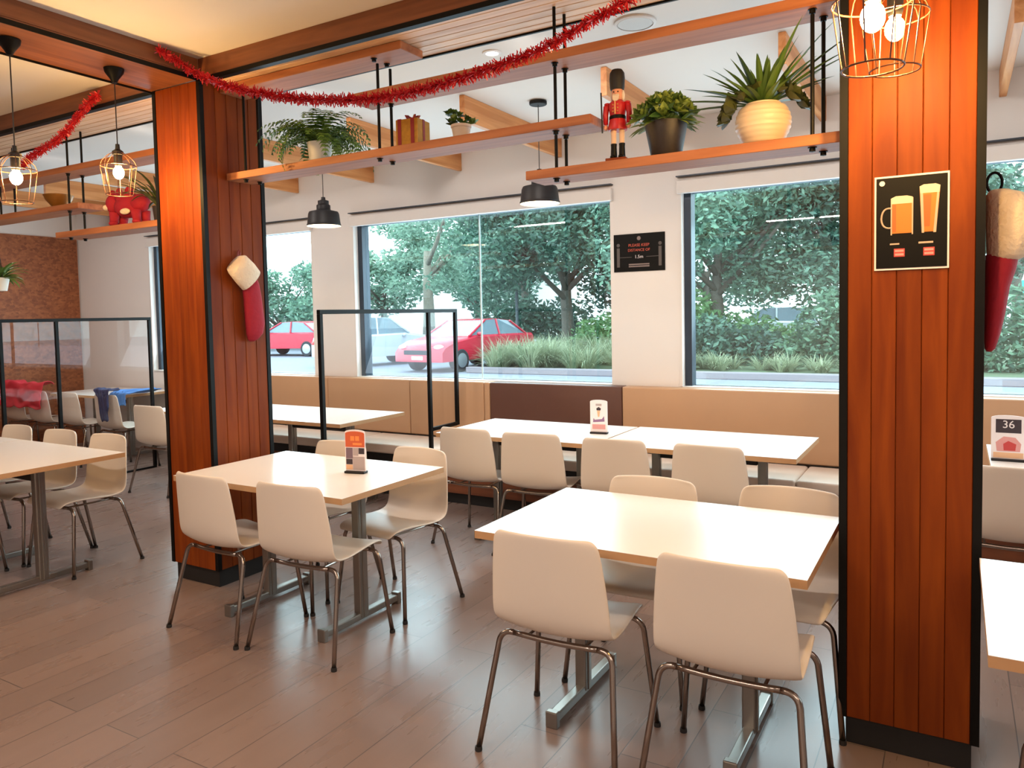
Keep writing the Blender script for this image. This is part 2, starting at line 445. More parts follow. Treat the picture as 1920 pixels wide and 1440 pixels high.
segs = [(-3.52, ZCs+.04, ZA-.019, 'rods by the left column between the shelves', 'black rod at left column above lower left shelf'),
        (-2.53, ZB_+.04, ZA-.019, 'rods under the highest shelf', 'short black rod from highest shelf to long upper shelf'),
        (-2.53, ZCs+.04, ZB_-.019, 'rods left of the gift box', 'black rod just left of the gold gift box'),
        (-1.53, ZB_+.04, 2.879, 'rods above the long upper shelf', 'black rod above the middle of the long upper shelf'),
        (-1.53, ZCs+.04, ZB_-.019, 'rods left of the nutcracker', 'black rod left of nutcracker between upper two shelves'),
        (-1.53, ZD+.04, ZCs-.019, 'rods at the left end of the lowest shelf', 'short black rod at left end of lowest shelf'),
        (-.455, ZD+.04, ZB_-.019, 'rods beside the right column', 'black rod beside right column holding the lowest shelf'),
        (-.455, ZB_+.04, 2.879, 'rods above the long upper shelf at the right column', 'black rod above upper shelf next to right column')]
for x, z0, z1, g, lab in segs:
    for y, w in ((3.03, 'nearer of pair'), (3.13, 'farther of pair')):
        rod(x+(0 if x != -.455 else (-.012 if y < 3.1 else .012)), y, z0, z1, lab+', '+w, g)
# shelves in the left bay
shelf(-7.4, CL[0]-.002, 2.575, 'upper shelf in the left bay behind the cage pendant lights', nuts=(-5.3,))
shelf(-7.4, -5.13, 2.32, 'middle shelf in the left bay in front of the strand board wall', nuts=(-5.3,))
shelf(-5.42, CL[0]-.002, 2.135, 'lowest shelf in the left bay carrying the red plush toy', nuts=(-5.3,))
for x, z0, z1, w in ((-5.3, 2.615, 2.879, 'left bay black rod above its upper shelf'), (-5.3, 2.36, 2.556, 'left bay black rod between upper and middle shelf'), (-5.3, 2.175, 2.301, 'left bay black rod reaching its lowest shelf'),
                     (-6.2, 2.615, 2.879, 'black rod at left photo edge above upper shelf'), (-6.2, 2.36, 2.574, 'black rod at left photo edge under upper shelf')):
    for y, q in ((3.03, 'nearer of pair'), (3.13, 'farther of pair')):
        rod(x, y, z0, z1, w+', '+q, 'left bay shelf rods')

# ------------------------------------------------------------------ ceiling rafters, speaker, downlights
RX = [(-8.8, 'timber rafter farthest left, beyond the left bay shelves'), (-7.8, 'timber rafter above the strand board wall, left bay'), (-6.81, 'timber rafter seen behind the right-hand cage pendant of the left pair'),
      (-5.81, 'timber rafter whose end shows beside the left column under the fern shelf'), (-4.815, 'timber rafter over the black pendant shade, second from the left column'),
      (-3.81, 'timber rafter behind the gold gift box'), (-2.82, 'timber rafter behind the small potted plant'), (-1.81, 'timber rafter behind the nutcracker'), (-.80, 'timber rafter behind the big cream pot'), (.235, 'timber rafter right of the right column')]
for x, lab in RX:
    o = MB().box(-.02, .02, 0, YW-4.22-.002, -.168, -.001, .003).build('ceiling_rafter', M['rafter'])
    o.location = (x, 4.22, ZC); tag(o, lab, 'rafter', 'ceiling rafters')
sp = thing('ceiling_speaker', 'round pale ceiling speaker above the lowest shelf', 'speaker', (-1.40, 3.67, ZC-.001))
MB().lathe([(.0, -.010), (.085, -.010), (.09, -.006), (.09, 0), (0, 0)], n=36, cap=False).build('grille', M['grille'], sp)
MB().lathe([(.091, 0), (.091, -.012), (.104, -.008), (.106, 0)], n=36, cap=False).build('rim', M['pelmet'], sp)
def downlight(x, y, lab):
    t = thing('recessed_downlight', lab, 'light', (x, y, ZC-.001))
    MB().lathe([(.036, 0), (.036, -.006), (.052, -.004), (.054, 0)], n=24, cap=False).build('rim', M['pelmet'], t)
    MB().lathe([(0, -.003), (.035, -.003), (.035, 0), (0, 0)], n=24, cap=False).build('lens', M['lens'], t)
downlight(-2.23, 3.65, 'small recessed downlight above the red tinsel in the white ceiling')
downlight(-5.15, 3.68, 'small recessed downlight in the left bay beside the left column')

# ------------------------------------------------------------------ banquette along the windows
def banquette(x0, x1, panels, label):
    t = thing('banquette', label, 'bench seat', ((x0+x1)/2, 5.3, 0))
    cx = (x0+x1)/2
    MB().box(x0-cx, x1-cx, -.24, .34, .09, .285).build('base', M['benchbase'], t)
    MB().box(x0-cx, x1-cx, -.232, .34, .285, .371).build('shadow_gap_band', M['blackmatt'], t)  # shade under the seat cushion put in as a black band
    MB().box(x0-cx, x1-cx, -.21, .34, 0, .09).build('plinth', M['blackmatt'], t)
    n = max(1, round((x1-x0)/1.3))
    for i in range(n):
        a, b = x0+(x1-x0)*i/n-cx, x0+(x1-x0)*(i+1)/n-cx
        MB().box(a+.002, b-.002, -.295, .215, .372, .455, .018, seg=3).build('seat_cushion', M['cream'], t, smooth=True)
    for a, b, m in panels:
        p = MB().box(a-cx+.002, b-cx-.002, .22, .345, .46, .962, .012, seg=3).build('back_panel', M[m], t, smooth=True)
        if m == 'brownv': p['label'] = 'dark brown back panel'
P = [(-7.2, -6.2, 'tan'), (-6.2, -5.36, 'tan'), (-5.36, -4.34, 'tan'), (-4.34, -3.53, 'tan'), (-3.53, -3.47, 'tan'), (-3.47, -2.25, 'brownv'), (-2.25, -.35, 'tan'), (-.35, 1.3, 'tan'), (1.3, 2.9, 'tan'), (2.9, XR-.01, 'tan')]
banquette(-7.2, XR-.01, P, 'long banquette with tan and dark brown back panels below the windows')

# ------------------------------------------------------------------ chairs
def chair_proto(label, loc, rz):
    t = thing('dining_chair', label, 'chair', loc, rz, None)
    prof = [(.222, .418, .185), (.212, .438, .2), (.17, .449, .208), (.08, .447, .214), (-.02, .437, .219), (-.10, .430, .222), (-.155, .438, .224), (-.188, .466, .225), (-.205, .51, .224),
            (-.215, .57, .221), (-.223, .64, .215), (-.231, .71, .207), (-.238, .765, .199), (-.241, .79, .190), (-.242, .805, .172)]
    nu = 15
    mb = MB()
    rows = []
    for i, (y, z, w) in enumerate(prof):
        a = prof[max(i-1, 0)]; b = prof[min(i+1, len(prof)-1)]
        T = Vector((0, b[0]-a[0], b[1]-a[1])).normalized(); N = Vector((0, -T.z, T.y))  # towards the sitter
        N = N if N.z+N.y > 0 else -N
        f = min(1, max(0, (i-4)/5))
        lift = .012*(1-f)+.040*f
        row = []
        for j in range(nu):
            u = -1+2*j/(nu-1)
            d = lift*abs(u)**2.2
            zz = -.008*u*u if i > len(prof)-3 else 0
            row.append(Vector((u*w, y, z+zz))+N*d)
        rows.append(row)
    mb.rings(rows, close_u=False)
    sh = mb.build('seat_shell', M['plastic'], t, smooth='all', recalc=False)
    md = sh.modifiers.new('thick', 'SOLIDIFY'); md.thickness = .012; md.offset = 0
    md = sh.modifiers.new('sub', 'SUBSURF'); md.levels = 1; md.render_levels = 2
    r = .0105
    for sx in (-1, 1):
        for nm, yt, yb, xt, xb in (('front', .165, .205, .165, .252), ('rear', -.135, -.235, .165, .258)):
            pts = [(sx*xb, yb, .006)]
            kx, ky = sx*(xt+.052), yt+(yb-yt)*.10
            pts += [(sx*xb+(kx-sx*xb)*q, yb+(ky-yb)*q, .006+(.37-.006)*q) for q in (.5, 1)]
            pts += arc((kx, ky, .37), (sx*(xt+.045), yt, .412), (sx*(xt-.005), yt, .4145 if nm == 'front' else .408), 6)[1:]
            lg = MB().tube(pts, r, 10).build('leg', M['chrome'], t, smooth='all')
            MB().lathe([(.0, 0), (.0125, 0), (.0135, .004), (.0125, .016), (0, .016)], (sx*xb, yb, 0), 10, cap=False).build('foot_cap', M['cap'], lg)
    for nm, yt, zz in (('front_rail', .165, .4145), ('rear_rail', -.135, .408)):
        n = 8
        MB().tube([(-.16+.32*i/n, yt, zz-.006*math.sin(PI*i/n)) for i in range(n+1)], r, 10).build(nm, M['chrome'], t, smooth='all')
    for sx in (-1, 1):
        MB().tube([(sx*.11, .165, .409), (sx*.11, .02, .405), (sx*.11, -.135, .402)], .006, 8).build('side_bar', M['chrome'], t)
    return t
GR = 'white shell chairs with steel legs'
pi = PI
chairs = [
 ('white shell chair nearest the camera, left of the front pair', (-1.195, 2.42), .02),
 ('white shell chair nearest the camera, right of the front pair beside the right column', (-.60, 2.43), -.01),
 ('white shell chair facing the camera across the front table, left one', (-1.155, 2.985), pi+.02),
 ('white shell chair facing the camera across the front table, half hidden by right column', (-.585, 3.03), pi),
 ('white shell chair backing onto the camera at the table beside the left column, left one', (-3.15, 2.575), -.03),
 ('white shell chair backing onto the camera at the table beside the left column, right one', (-2.605, 2.605), .06),
 ('white shell chair behind the orange menu stand, its top showing over the table', (-3.17, 3.16), pi),
 ('white shell chair pulled askew at the right far corner of the menu stand table', (-2.605, 3.165), pi-.10),
 ('white shell chair at the window tables, leftmost of four', (-2.80, 4.335), .0),
 ('white shell chair at the window tables, second from left of four', (-2.315, 4.32), .10),
 ('white shell chair at the window tables, third from left in front of menu stand', (-1.745, 4.32), .04),
 ('white shell chair at the window tables, rightmost of four', (-1.175, 4.33), -.02),
 ('white shell chair on far side of the left edge table, right one with legs showing', (-4.825, 2.735), pi),
 ('white shell chair on far side of the left edge table, middle one', (-5.36, 2.72), pi),
 ('white shell chair on far side of the left edge table, cut off by photo edge', (-5.92, 2.72), pi),
 ('white shell chair on the near side of the left edge table, only its seat showing', (-5.37, 2.215), 0),
 ('white shell chair alone beside the left column in front of left screen foot', (-6.20, 4.345), .05),
 ('white shell chair behind the left screen with blue cloth hanging on it', (-7.60, 4.82), .0),
 ('white shell chair behind the left screen, directly right of its middle post', (-8.31, 4.82), .0),
 ('white shell chair behind the left screen, under the right part of the red cloth', (-8.87, 4.80), .0),
 ('white shell chair behind the left screen, at left edge under the red cloth', (-9.40, 4.80), .0),
 ('white shell chair right of the right column at the far right table', (.235, 4.32), .0),
 ('white shell chair at the right edge of the photo, far right table', (.78, 4.33), .0),
 ('white shell chair at the bottom right corner under the near right table', (.385, 2.17), .0),
]
proto = None
for lab, (x, y), rz in chairs:
    if proto is None:
        proto = chair_proto(lab, (x, y, 0), rz); proto['group'] = GR
    else: dup(proto, (x, y, 0), rz, lab, GR)

# ------------------------------------------------------------------ tables
def table_proto(label, loc, L=1.17, D=.775):
    t = thing('dining_table', label, 'table', loc)
    hx, hy = L/2, D/2
    tp = MB().box(-hx, hx, -hy, hy, .712, .7395).build('tabletop', M['edge'], t)
    MB().box(-hx, hx, -hy, hy, .7396, .7408).build('laminate_surface', M['lam'], tp)
    for sx in (-1, 1):
        x = sx*(hx-.255)
        p = MB()
        p.box(x-.024, x+.024, -.030, .030, .03, .69, .006)
        p.box(x-.029, x+.029, -.010, .010, .03, .69, .003)
        cl = p.build('column_leg', M['alu'], t)
        MB().box(x-.04, x+.04, -.26, .26, .688, .711, .004).build('top_bracket', M['charcoal'], cl)
        ft = MB().box(x-.02, x+.02, -.275, .275, .018, .052, .005).build('foot_bar', M['alu'], t)
        for sy in (-1, 1):
            MB().box(x-.024, x+.024, sy*.275-.014, sy*.275+.014, 0, .062, .004).build('foot_pad', M['alu'], ft)
    MB().box(-hx+.285, hx-.285, -.022, .022, .615, .655, .004).build('cross_bar', M['charcoal'], t)
    return t
TG = 'white topped cafe tables'
tables = [
 ('white front table with pale wood edge, right foreground', (-.957, 2.715)),
 ('white table beside the left column with the orange menu stand', (-2.925, 2.863)),
 ('white window table in the middle row, left half with front edge jutting', (-2.497, 4.585)),
 ('white window table in the middle row, right half carrying the pale menu stand', (-1.315, 4.605)),
 ('white table at the left edge of the photo nearest the left column', (-5.005, 2.405)),
 ('white table adjoining at the far left edge of the photo', (-6.185, 2.405)),
 ('white window table just right of the left column behind the screen post', (-4.585, 4.625)),
 ('white window table mostly hidden behind the left column', (-5.765, 4.625)),
 ('white table behind the left screen under red and blue cloths', (-8.47, 5.23)),
 ('white table right of the right column against the banquette', (.74, 4.725)),
 ('white near table at the bottom right beyond the right column', (.655, 2.395)),
]
tp0 = None
for lab, (x, y) in tables:
    if tp0 is None:
        tp0 = table_proto(lab, (x, y, 0)); tp0['group'] = TG
    else: dup(tp0, (x, y, 0), 0, lab, TG)

# ------------------------------------------------------------------ clear screens in black frames
def bar(mb, a, b, w=.03):
    a, b = Vector(a), Vector(b)
    lo = Vector([min(a[i], b[i])-w/2*(1 if abs(a[i]-b[i]) < 1e-6 else 0) for i in range(3)]); hi = Vector([max(a[i], b[i])+w/2*(1 if abs(a[i]-b[i]) < 1e-6 else 0) for i in range(3)])
    mb.box(lo.x, hi.x, lo.y, hi.y, lo.z, hi.z, .002, seg=1); return mb
sc = thing('safety_screen', 'clear screen in a black frame standing between the window tables', 'screen', (-3.72, 4.4, 0))
for y, z0 in ((-.62, .02), (.60, .02), (.985, .60)):
    bar(MB(), (0, y, z0), (0, y, 1.57)).build('post', M['black'], sc)
bar(MB(), (0, -.635, 1.585), (0, 1.0, 1.585)).build('top_rail', M['black'], sc)
bar(MB(), (0, .615, .612), (0, .97, .612)).build('lower_rail', M['black'], sc)
for y in (-.62, .48):
    bar(MB(), (-.2, y, .01), (.2, y, .01), .02).build('foot', M['black'], sc)
MB().box(-.002, .002, -.605, .585, .30, 1.57).build('clear_panel', M['acrylic'], sc)
MB().box(-.002, .002, .615, .97, .627, 1.57).build('clear_panel', M['acrylic'], sc)
s2 = thing('safety_screen', 'wide clear screen in a black frame left of the left column', 'screen', (-7.32, 4.3, 0))
for y in (-.79, -.30, .655):
    bar(MB(), (0, y, .02), (0, y, 1.56)).build('post', M['black'], s2)
bar(MB(), (0, -1.6, 1.575), (0, .67, 1.575)).build('top_rail', M['black'], s2)
bar(MB(), (0, -1.585, .02), (0, -1.585, 1.56)).build('post', M['black'], s2)
for y in (.45,):
    bar(MB(), (0, y-.38, .01), (0, y+.22, .01), .02).build('foot', M['black'], s2)
bar(MB(), (-.02, -1.2, .01), (.25, -1.2, .01), .02).build('foot', M['black'], s2)
for a, b in ((-1.57, -.805), (-.775, -.315), (-.285, .64)):
    MB().box(-.002, .002, a, b, .25, 1.56).build('clear_panel', M['acrylic'], s2)

# ------------------------------------------------------------------ menu stands
def text_mesh(s, size, mat, parent, M4, name='lettering', ext=.0004):
    cu = bpy.data.curves.new('tmp_text', 'FONT'); cu.body = s; cu.size = size; cu.extrude = ext
    cu.align_x = 'CENTER'; cu.align_y = 'CENTER'
    o = bpy.data.objects.new('tmp_text', cu); COL.objects.link(o)
    dg = bpy.context.evaluated_depsgraph_get(); dg.update()
    me = bpy.data.meshes.new_from_object(o.evaluated_get(dg))
    bpy.data.objects.remove(o); bpy.data.curves.remove(cu)
    me.transform(M4); me.materials.clear(); me.materials.append(mat)
    r = bpy.data.objects.new(name, me); COL.objects.link(r); r.parent = parent
    return r
FRONT = Matrix(((1, 0, 0, 0), (0, 0, 1, 0), (0, 1, 0, 0), (0, 0, 0, 1)))
FRONT = Matrix(((1, 0, 0, 0), (0, 0, -1, 0), (0, 1, 0, 0), (0, 0, 0, 1)))  # text facing -Y, upright
def at(x, y, z): return Matrix.Translation((x, y, z)) @ FRONT
def card(parent, name, pts, y, mat, d=.0006):
    """flat printed shape facing -Y: outline in x,z at depth y"""
    return MB().prism([(p[0], y, p[1]) for p in pts], (0, d, 0)).build(name, mat, parent)
def rect(x0, x1, z0, z1): return [(x0, z0), (x1, z0), (x1, z1), (x0, z1)]
def colr(name, c, rough=.5): return plain(name, sr(*c), rough, var=.02)
M['orange'] = colr('orange_print', (206, 92, 52)); M['orange2'] = colr('bright_orange_print', (240, 140, 70)); M['mauve'] = colr('mauve_photo_print', (120, 98, 110))
M['greyp'] = colr('grey_photo_print', (176, 160, 158)); M['darkp'] = colr('dark_print', (58, 46, 52)); M['purple'] = colr('purple_print', (140, 104, 140)); M['pinkp'] = colr('pink_print', (214, 150, 146))
M['redp'] = colr('red_print', (190, 62, 60)); M['whitep'] = colr('white_print', (232, 222, 220)); M['greenp'] = colr('cream_print', (214, 196, 150)); M['tanprint'] = colr('tan_print', (226, 178, 138))
M['poster'] = plain('black_poster', sr(7, 6, 7), .5, var=.02, spec=.15); M['beer'] = colr('amber_beer_print', (204, 116, 28)); M['beer2'] = colr('deep_amber_print', (196, 92, 24)); M['foam'] = colr('foam_print', (232, 206, 176)); M['glassp'] = colr('pale_glass_print', (196, 170, 150))
def stand(label, loc, rz, w, h):
    t = thing('menu_stand', label, 'menu stand', loc, rz)
    MB().box(-w/2, w/2, -.022, .022, 0, .012, .003).build('base', M['charcoal'], t)
    c = MB(); c.box(-w/2, w/2, -.0025, .0025, .012, h-.012)
    pts = [(w/2*math.cos(a)*1.0, h-.012+.012*math.sin(a)) for a in [PI*i/10 for i in range(11)]]
    c.prism([(p[0], -.0025, p[1]) for p in pts], (0, .005, 0))
    cd = c.build('card', M['paper'], t)
    return t, cd
t, cd = stand('orange topped menu stand on the table beside the left column', (-2.665, 2.93, .741), .22, .115, .225)
card(cd, 'header', [(-.055, .135)]+[(.055, .135)]+[(.055*math.cos(PI*i/8), .205+.012*math.sin(PI*i/8)) for i in range(9)], -.0035, M['orange'])
for x in (-.014, .014): card(cd, 'print', rect(x-.011, x+.011, .168, .192), -.0042, M['orange2'])
card(cd, 'print', rect(-.012, .04, .146, .157), -.0042, M['orange2'])
for a, b, c_, d_, m in ((-.053, -.014, .075, .131, 'mauve'), (-.012, .018, .09, .131, 'greyp'), (.02, .053, .1, .131, 'darkp'), (-.053, -.016, .045, .073, 'darkp'), (-.053, -.016, .018, .043, 'tanprint'), (-.014, .053, .018, .086, 'greyp')):
    card(cd, 'print', rect(a, b, c_, d_), -.0035, M[m])
t, cd = stand('pale pink menu stand in front of the dark brown back panel', (-2.115+.075, 4.60, .741), .12, .118, .225)
card(cd, 'print', rect(-.02, .02, .185, .199), -.0035, M['greyp'])
card(cd, 'print', [(-.014, .155), (.012, .155), (.016, .168), (0, .178), (-.016, .168)], -.0035, M['darkp'])
card(cd, 'print', [(-.006, .112), (.004, .112), (.010, .154), (-.012, .154)], -.0035, M['tanprint'])
card(cd, 'print', [(-.04, .075), (.04, .082), (.036, .118), (.022, .098), (-.028, .092), (-.036, .104)], -.0035, M['purple'])
card(cd, 'print', rect(-.045, .045, .03, .062), -.0035, M['pinkp'])
t, cd = stand('menu stand with dark header on the table right of the right column', (.235, 4.60, .741), .0, .15, .235)
card(cd, 'header', rect(-.055, .055, .145, .215), -.0035, M['darkp'])
text_mesh('36', .055, M['whitep'], cd, at(0, -.0045, .187), 'lettering')
card(cd, 'print', [(-.05, .05), (.05, .05), (.055, .09), (.03, .122), (-.02, .126), (-.055, .095)], -.0035, M['pinkp'])
card(cd, 'print', [(-.02, .055), (.03, .055), (.034, .088), (0, .104), (-.022, .088)], -.0042, M['redp'])
card(cd, 'print', rect(-.065, .065, .016, .044), -.0035, M['tanprint'])

# ------------------------------------------------------------------ beer poster and wall sign
p = thing('beer_poster', 'black beer poster with mug and tall glass on the right column', 'poster', (-.131, 2.832, 1.818))
MB().box(-.109, .109, -.004, -.0002, -.155, .155).build('white_border', M['paper'], p)
MB().box(-.1035, .1035, -.0052, -.0041, -.149, .149).build('dark_sheet', M['poster'], p)
y = -.0064
card(p, 'mug_print', rect(-.056, .002, -.035, .078), y, M['beer'])
card(p, 'mug_print', rect(-.060, -.056, -.04, .08), y, M['glassp']); card(p, 'mug_print', rect(.002, .006, -.04, .08), y, M['glassp'])
card(p, 'foam_print', [(-.058, .062), (.004, .062), (.004, .082), (-.012, .087), (-.045, .087), (-.058, .081)], y-.0006, M['foam'])
card(p, 'mug_print', rect(-.056, -.044, -.03, .06), y-.0006, M['beer2'])
hd = MB(); hd.tube(arc((-.058, y, .048), (-.086, y, .055), (-.088, y, .015), 6)+arc((-.088, y, .015), (-.086, y, -.02), (-.058, y, -.016), 6)[1:], .003, 6); hd.build('mug_handle_print', M['glassp'], p)
card(p, 'glass_print', [(.031, -.035), (.072, -.035), (.083, .108), (.024, .108)], y, M['beer'])
card(p, 'glass_print', [(.036, -.018), (.054, -.018), (.058, .085), (.034, .085)], y-.0006, M['beer2'])
card(p, 'foam_print', [(.026, .09), (.081, .09), (.083, .112), (.07, .118), (.036, .118), (.024, .112)], y-.0006, M['foam'])
card(p, 'glass_print', [(.031, -.038), (.038, -.038), (.034, .09), (.026, .09)], y-.0009, M['glassp'])
card(p, 'glass_print', [(.064, -.038), (.072, -.038), (.080, .09), (.074, .09)], y-.0009, M['glassp'])
card(p, 'caption_print', rect(-.062, -.034, -.072, -.067), y, M['glassp']); card(p, 'caption_print', rect(.022, .064, -.072, -.066), y, M['glassp'])
for x in (-.034, .052):
    card(p, 'price_box', rect(x-.016, x+.016, -.112, -.085), y, M['redp'])
    card(p, 'price_print', rect(x-.013, x+.013, -.096, -.089), y-.0006, M['pinkp']); card(p, 'price_print', rect(x-.013, x+.013, -.108, -.101), y-.0006, M['pinkp'])
ld = MB().lathe([(0, 0), (.0085, 0), (.0085, .0006), (0, .0006)], n=16, cap=False).build('logo_dot', M['whitep'], p)
ld.matrix_local = Matrix.Translation((-.086, y+.0008, .132)) @ Matrix.Rotation(PI/2, 4, 'X')
sg = thing('wall_sign', 'black distance sign reading 1.5m on the white pier between windows', 'sign', (-2.143, YW-.001, 2.007))
MB().box(-.21, .21, -.006, 0, -.147, .147).build('board', M['poster'], sg)
M['signred'] = colr('sign_red', (206, 84, 62)); M['signgrey'] = colr('sign_grey', (130, 112, 108)); M['signline'] = colr('sign_outline', (84, 76, 74))
text_mesh('PLEASE KEEP', .031, M['signred'], sg, at(0, -.0072, .056))
text_mesh('DISTANCE OF', .029, M['signred'], sg, at(0, -.0072, .018))
text_mesh('1.5m', .036, M['whitep'], sg, at(0, -.0072, -.034))
for z in (-.092, -.108): card(sg, 'small_print', rect(-.085, .085, z-.005, z+.005), -.0070, M['signgrey'])
MB().ball((0, -.0065, .110), .016, .0012, .016, 14, 8).build('emblem', M['signgrey'], sg)
for a, b in (((-.17, -.035), (-.06, -.035)), ((.06, -.035), (.17, -.035))): card(sg, 'rule', rect(a[0], b[0], a[1]-.002, a[1]+.002), -.0070, M['signline'])
for sx in (-1, 1):
    card(sg, 'figure_print', rect(sx*.172-.012, sx*.172+.012, -.11, .04), -.0068, M['signline'])
    MB().ball((sx*.172, -.0065, .062), .014, .001, .014, 12, 8).build('figure_print', M['signline'], sg)

# ------------------------------------------------------------------ pendant lights
def black_pendant(x, label):
    z0 = 2.295
    t = thing('pendant_lamp', label, 'pendant light', (x, 4.63, z0))
    R = .138
    MB().lathe([(R, 0), (R, .014), (R-.004, .016), (R-.014, .098), (R-.022, .115), (.062, .128), (.056, .136), (.056, .168), (.044, .178), (.044, .205), (.018, .214), (.016, .235), (.0, .235)], n=36, cap=False).build('shade', M['charcoal'], t, smooth=True)
    MB().lathe([(R-.003, .001), (R-.006, .016), (R-.018, .096), (.06, .120), (0, .122)], n=36, cap=False).build('shade_lining', M['white_in'], t, smooth=True)
    MB().ball((0, 0, .062), .034).build('bulb', M['bulb2'], t, smooth='all')
    MB().tube([(0, 0, .235), (0, 0, ZC-z0-.03)], .003, 6).build('cord', M['wire2'], t)
    MB().lathe([(.0, 0), (.055, 0), (.06, .004), (.06, .022), (0, .026)], (0, 0, ZC-z0-.028), 24, cap=False).build('ceiling_cup', M['black'], t)
black_pendant(-4.475, 'black dome pendant lamp beside the left column in front of the white pier')
black_pendant(-2.47, 'black dome pendant lamp hanging behind the left end of the lowest shelf')
def cage_pendant(x, y, z, zc, label):
    t = thing('cage_pendant', label, 'pendant light', (x, y, z), RND.uniform(0, 1))
    MB().ball((0, 0, 0), .027, .027, .034).build('bulb', M['bulb'], t, smooth='all')
    MB().lathe([(.0, .035), (.017, .035), (.021, .05), (.021, .092), (.028, .095), (.028, .112), (.012, .124), (.010, .15), (0, .152)], n=20, cap=False).build('lamp_holder', M['blackmatt'], t, smooth=True)
    w = MB()
    n = 8
    top, sh, bo = (.026, .105), (.088, .035), (.066, -.115)
    for i in range(n):
        a = 2*PI*i/n
        P_ = lambda q: Vector((q[0]*math.cos(a), q[0]*math.sin(a), q[1]))
        w.tube([P_(top), P_((.05, .092)), P_((.078, .062)), P_(sh), P_(bo)], .0018, 6)
    for r, z_ in (sh, bo, top):
        w.tube([(r*math.cos(2*PI*i/24), r*math.sin(2*PI*i/24), z_) for i in range(24)], .0024, 6, closed=True)
    w.build('wire_cage', M['wire'], t)
    MB().tube([(0, 0, .15), (0, 0, zc-z-.06)], .003, 6).build('cord', M['wire2'], t)
    MB().lathe([(.0, -.075), (.012, -.075), (.022, -.055), (.046, -.022), (.05, -.002), (0, -.001)], (0, 0, zc-z), 20, cap=False).build('ceiling_cup', M['black'], t, smooth=True)
cage_pendant(-3.85, 1.955, 2.235, 2.88, 'wire cage pendant at the left edge, nearer of left pair')
cage_pendant(-3.85, 2.47, 2.335, 2.88, 'wire cage pendant in front of left column, farther of the left pair')
cage_pendant(-.172, 1.96, 2.205, 2.88, 'larger looking wire cage pendant at the photo top, left of the right pair')
cage_pendant(-.158, 2.46, 2.330, 2.88, 'wire cage pendant in front of right column, right of the right pair')

# ------------------------------------------------------------------ tinsel
def tinsel(pts, label, seed, per=1500, rad=.032):
    r = random.Random(seed)
    P_ = [Vector(p) for p in pts]
    # catmull-rom
    Q = []
    for i in range(len(P_)-1):
        a = P_[max(i-1, 0)]; b = P_[i]; c = P_[i+1]; d = P_[min(i+2, len(P_)-1)]
        n = max(4, int((c-b).length/.02))
        for k in range(n):
            t = k/n
            Q.append(.5*((2*b)+(c-a)*t+(2*a-5*b+4*c-d)*t*t+(3*b-a-3*c+d)*t**3))
    Q.append(P_[-1])
    mb = MB()
    for i in range(len(Q)-1):
        L = (Q[i+1]-Q[i]).length
        for k in range(int(per*L)+1):
            p = Q[i].lerp(Q[i+1], r.random())
            d = Vector((r.gauss(0, 1), r.gauss(0, 1), r.gauss(0, 1))).normalized()
            w = d.orthogonal().normalized()*.0032
            l = rad*r.uniform(.6, 1.25)
            e = p+d*l+Vector((0, 0, -.006*r.random()))
            if e.y > 2.822 and not (-3.638 < e.x < -.36 and e.z < 2.855): e.y = 2.822-.002*r.random()
            mb.poly([p-w, p+w, e+w*.6, e-w*.6])
    mb.tube(Q, .006, 5)
    o = mb.build('tinsel_garland', M['tinsel'], recalc=False)
    tag(o, label, 'tinsel garland')
tinsel([(-3.60, 2.555, 2.955), (-3.60, 2.68, 2.93), (-3.59, 2.785, 2.885), (-3.50, 2.79, 2.85), (-3.35, 2.79, 2.785), (-3.15, 2.79, 2.72), (-2.9, 2.79, 2.655), (-2.71, 2.79, 2.615), (-2.37, 2.79, 2.565), (-2.06, 2.79, 2.56), (-1.77, 2.79, 2.58), (-1.51, 2.79, 2.61), (-1.39, 2.79, 2.64), (-1.27, 2.79, 2.68), (-1.16, 2.79, 2.71), (-1.04, 2.79, 2.75), (-.85, 2.79, 2.84)],
       'long red tinsel garland draped between the two columns in front of the shelves', 3)
tinsel([(-4.52, 2.79, 2.93), (-4.60, 2.79, 2.90), (-4.74, 2.79, 2.83), (-4.86, 2.79, 2.765), (-4.98, 2.79, 2.72), (-5.15, 2.79, 2.68), (-5.31, 2.79, 2.645), (-5.42, 2.79, 2.60)],
       'shorter red tinsel garland hanging in the left bay by the cage pendants', 4)

# ------------------------------------------------------------------ christmas stockings
def loft(path, n=18):
    """path: (center Vector, axis1 Vector*half, axis2 Vector*half)"""
    mb = MB()
    mb.rings([[c+a*math.cos(2*PI*j/n)+b*math.sin(2*PI*j/n) for j in range(n)] for c, a, b in path])
    return mb
t = thing('christmas_stocking', 'red stocking with white cuff hanging on the side of left column', 'stocking', (-3.64, 3.07, 1.93))
def sp_(y, z, hw, ang, th):  # centre on the column side face
    d = Vector((0, math.cos(ang), math.sin(ang)))
    return (Vector((.012+th, y-3.07, z-1.93)), d*hw, Vector((th, 0, 0)))
A1 = math.radians(45)
loft([sp_(2.985, 1.872, .060, A1, .028), sp_(2.998, 1.862, .078, A1, .045), sp_(3.05, 1.812, .084, A1, .048), sp_(3.092, 1.772, .082, A1, .046), sp_(3.102, 1.762, .066, A1, .03)]).build('cuff', M['fleece'], t, smooth='all')
loft([sp_(3.088, 1.78, .058, A1, .028), sp_(3.10, 1.73, .062, math.radians(25), .032), sp_(3.108, 1.67, .062, math.radians(8), .034), sp_(3.112, 1.60, .064, 0, .036), sp_(3.118, 1.52, .067, 0, .036), sp_(3.118, 1.46, .058, 0, .03), sp_(3.114, 1.425, .036, 0, .018), sp_(3.112, 1.412, .012, 0, .008)]).build('sock_body', M['redfelt'], t, smooth='all')
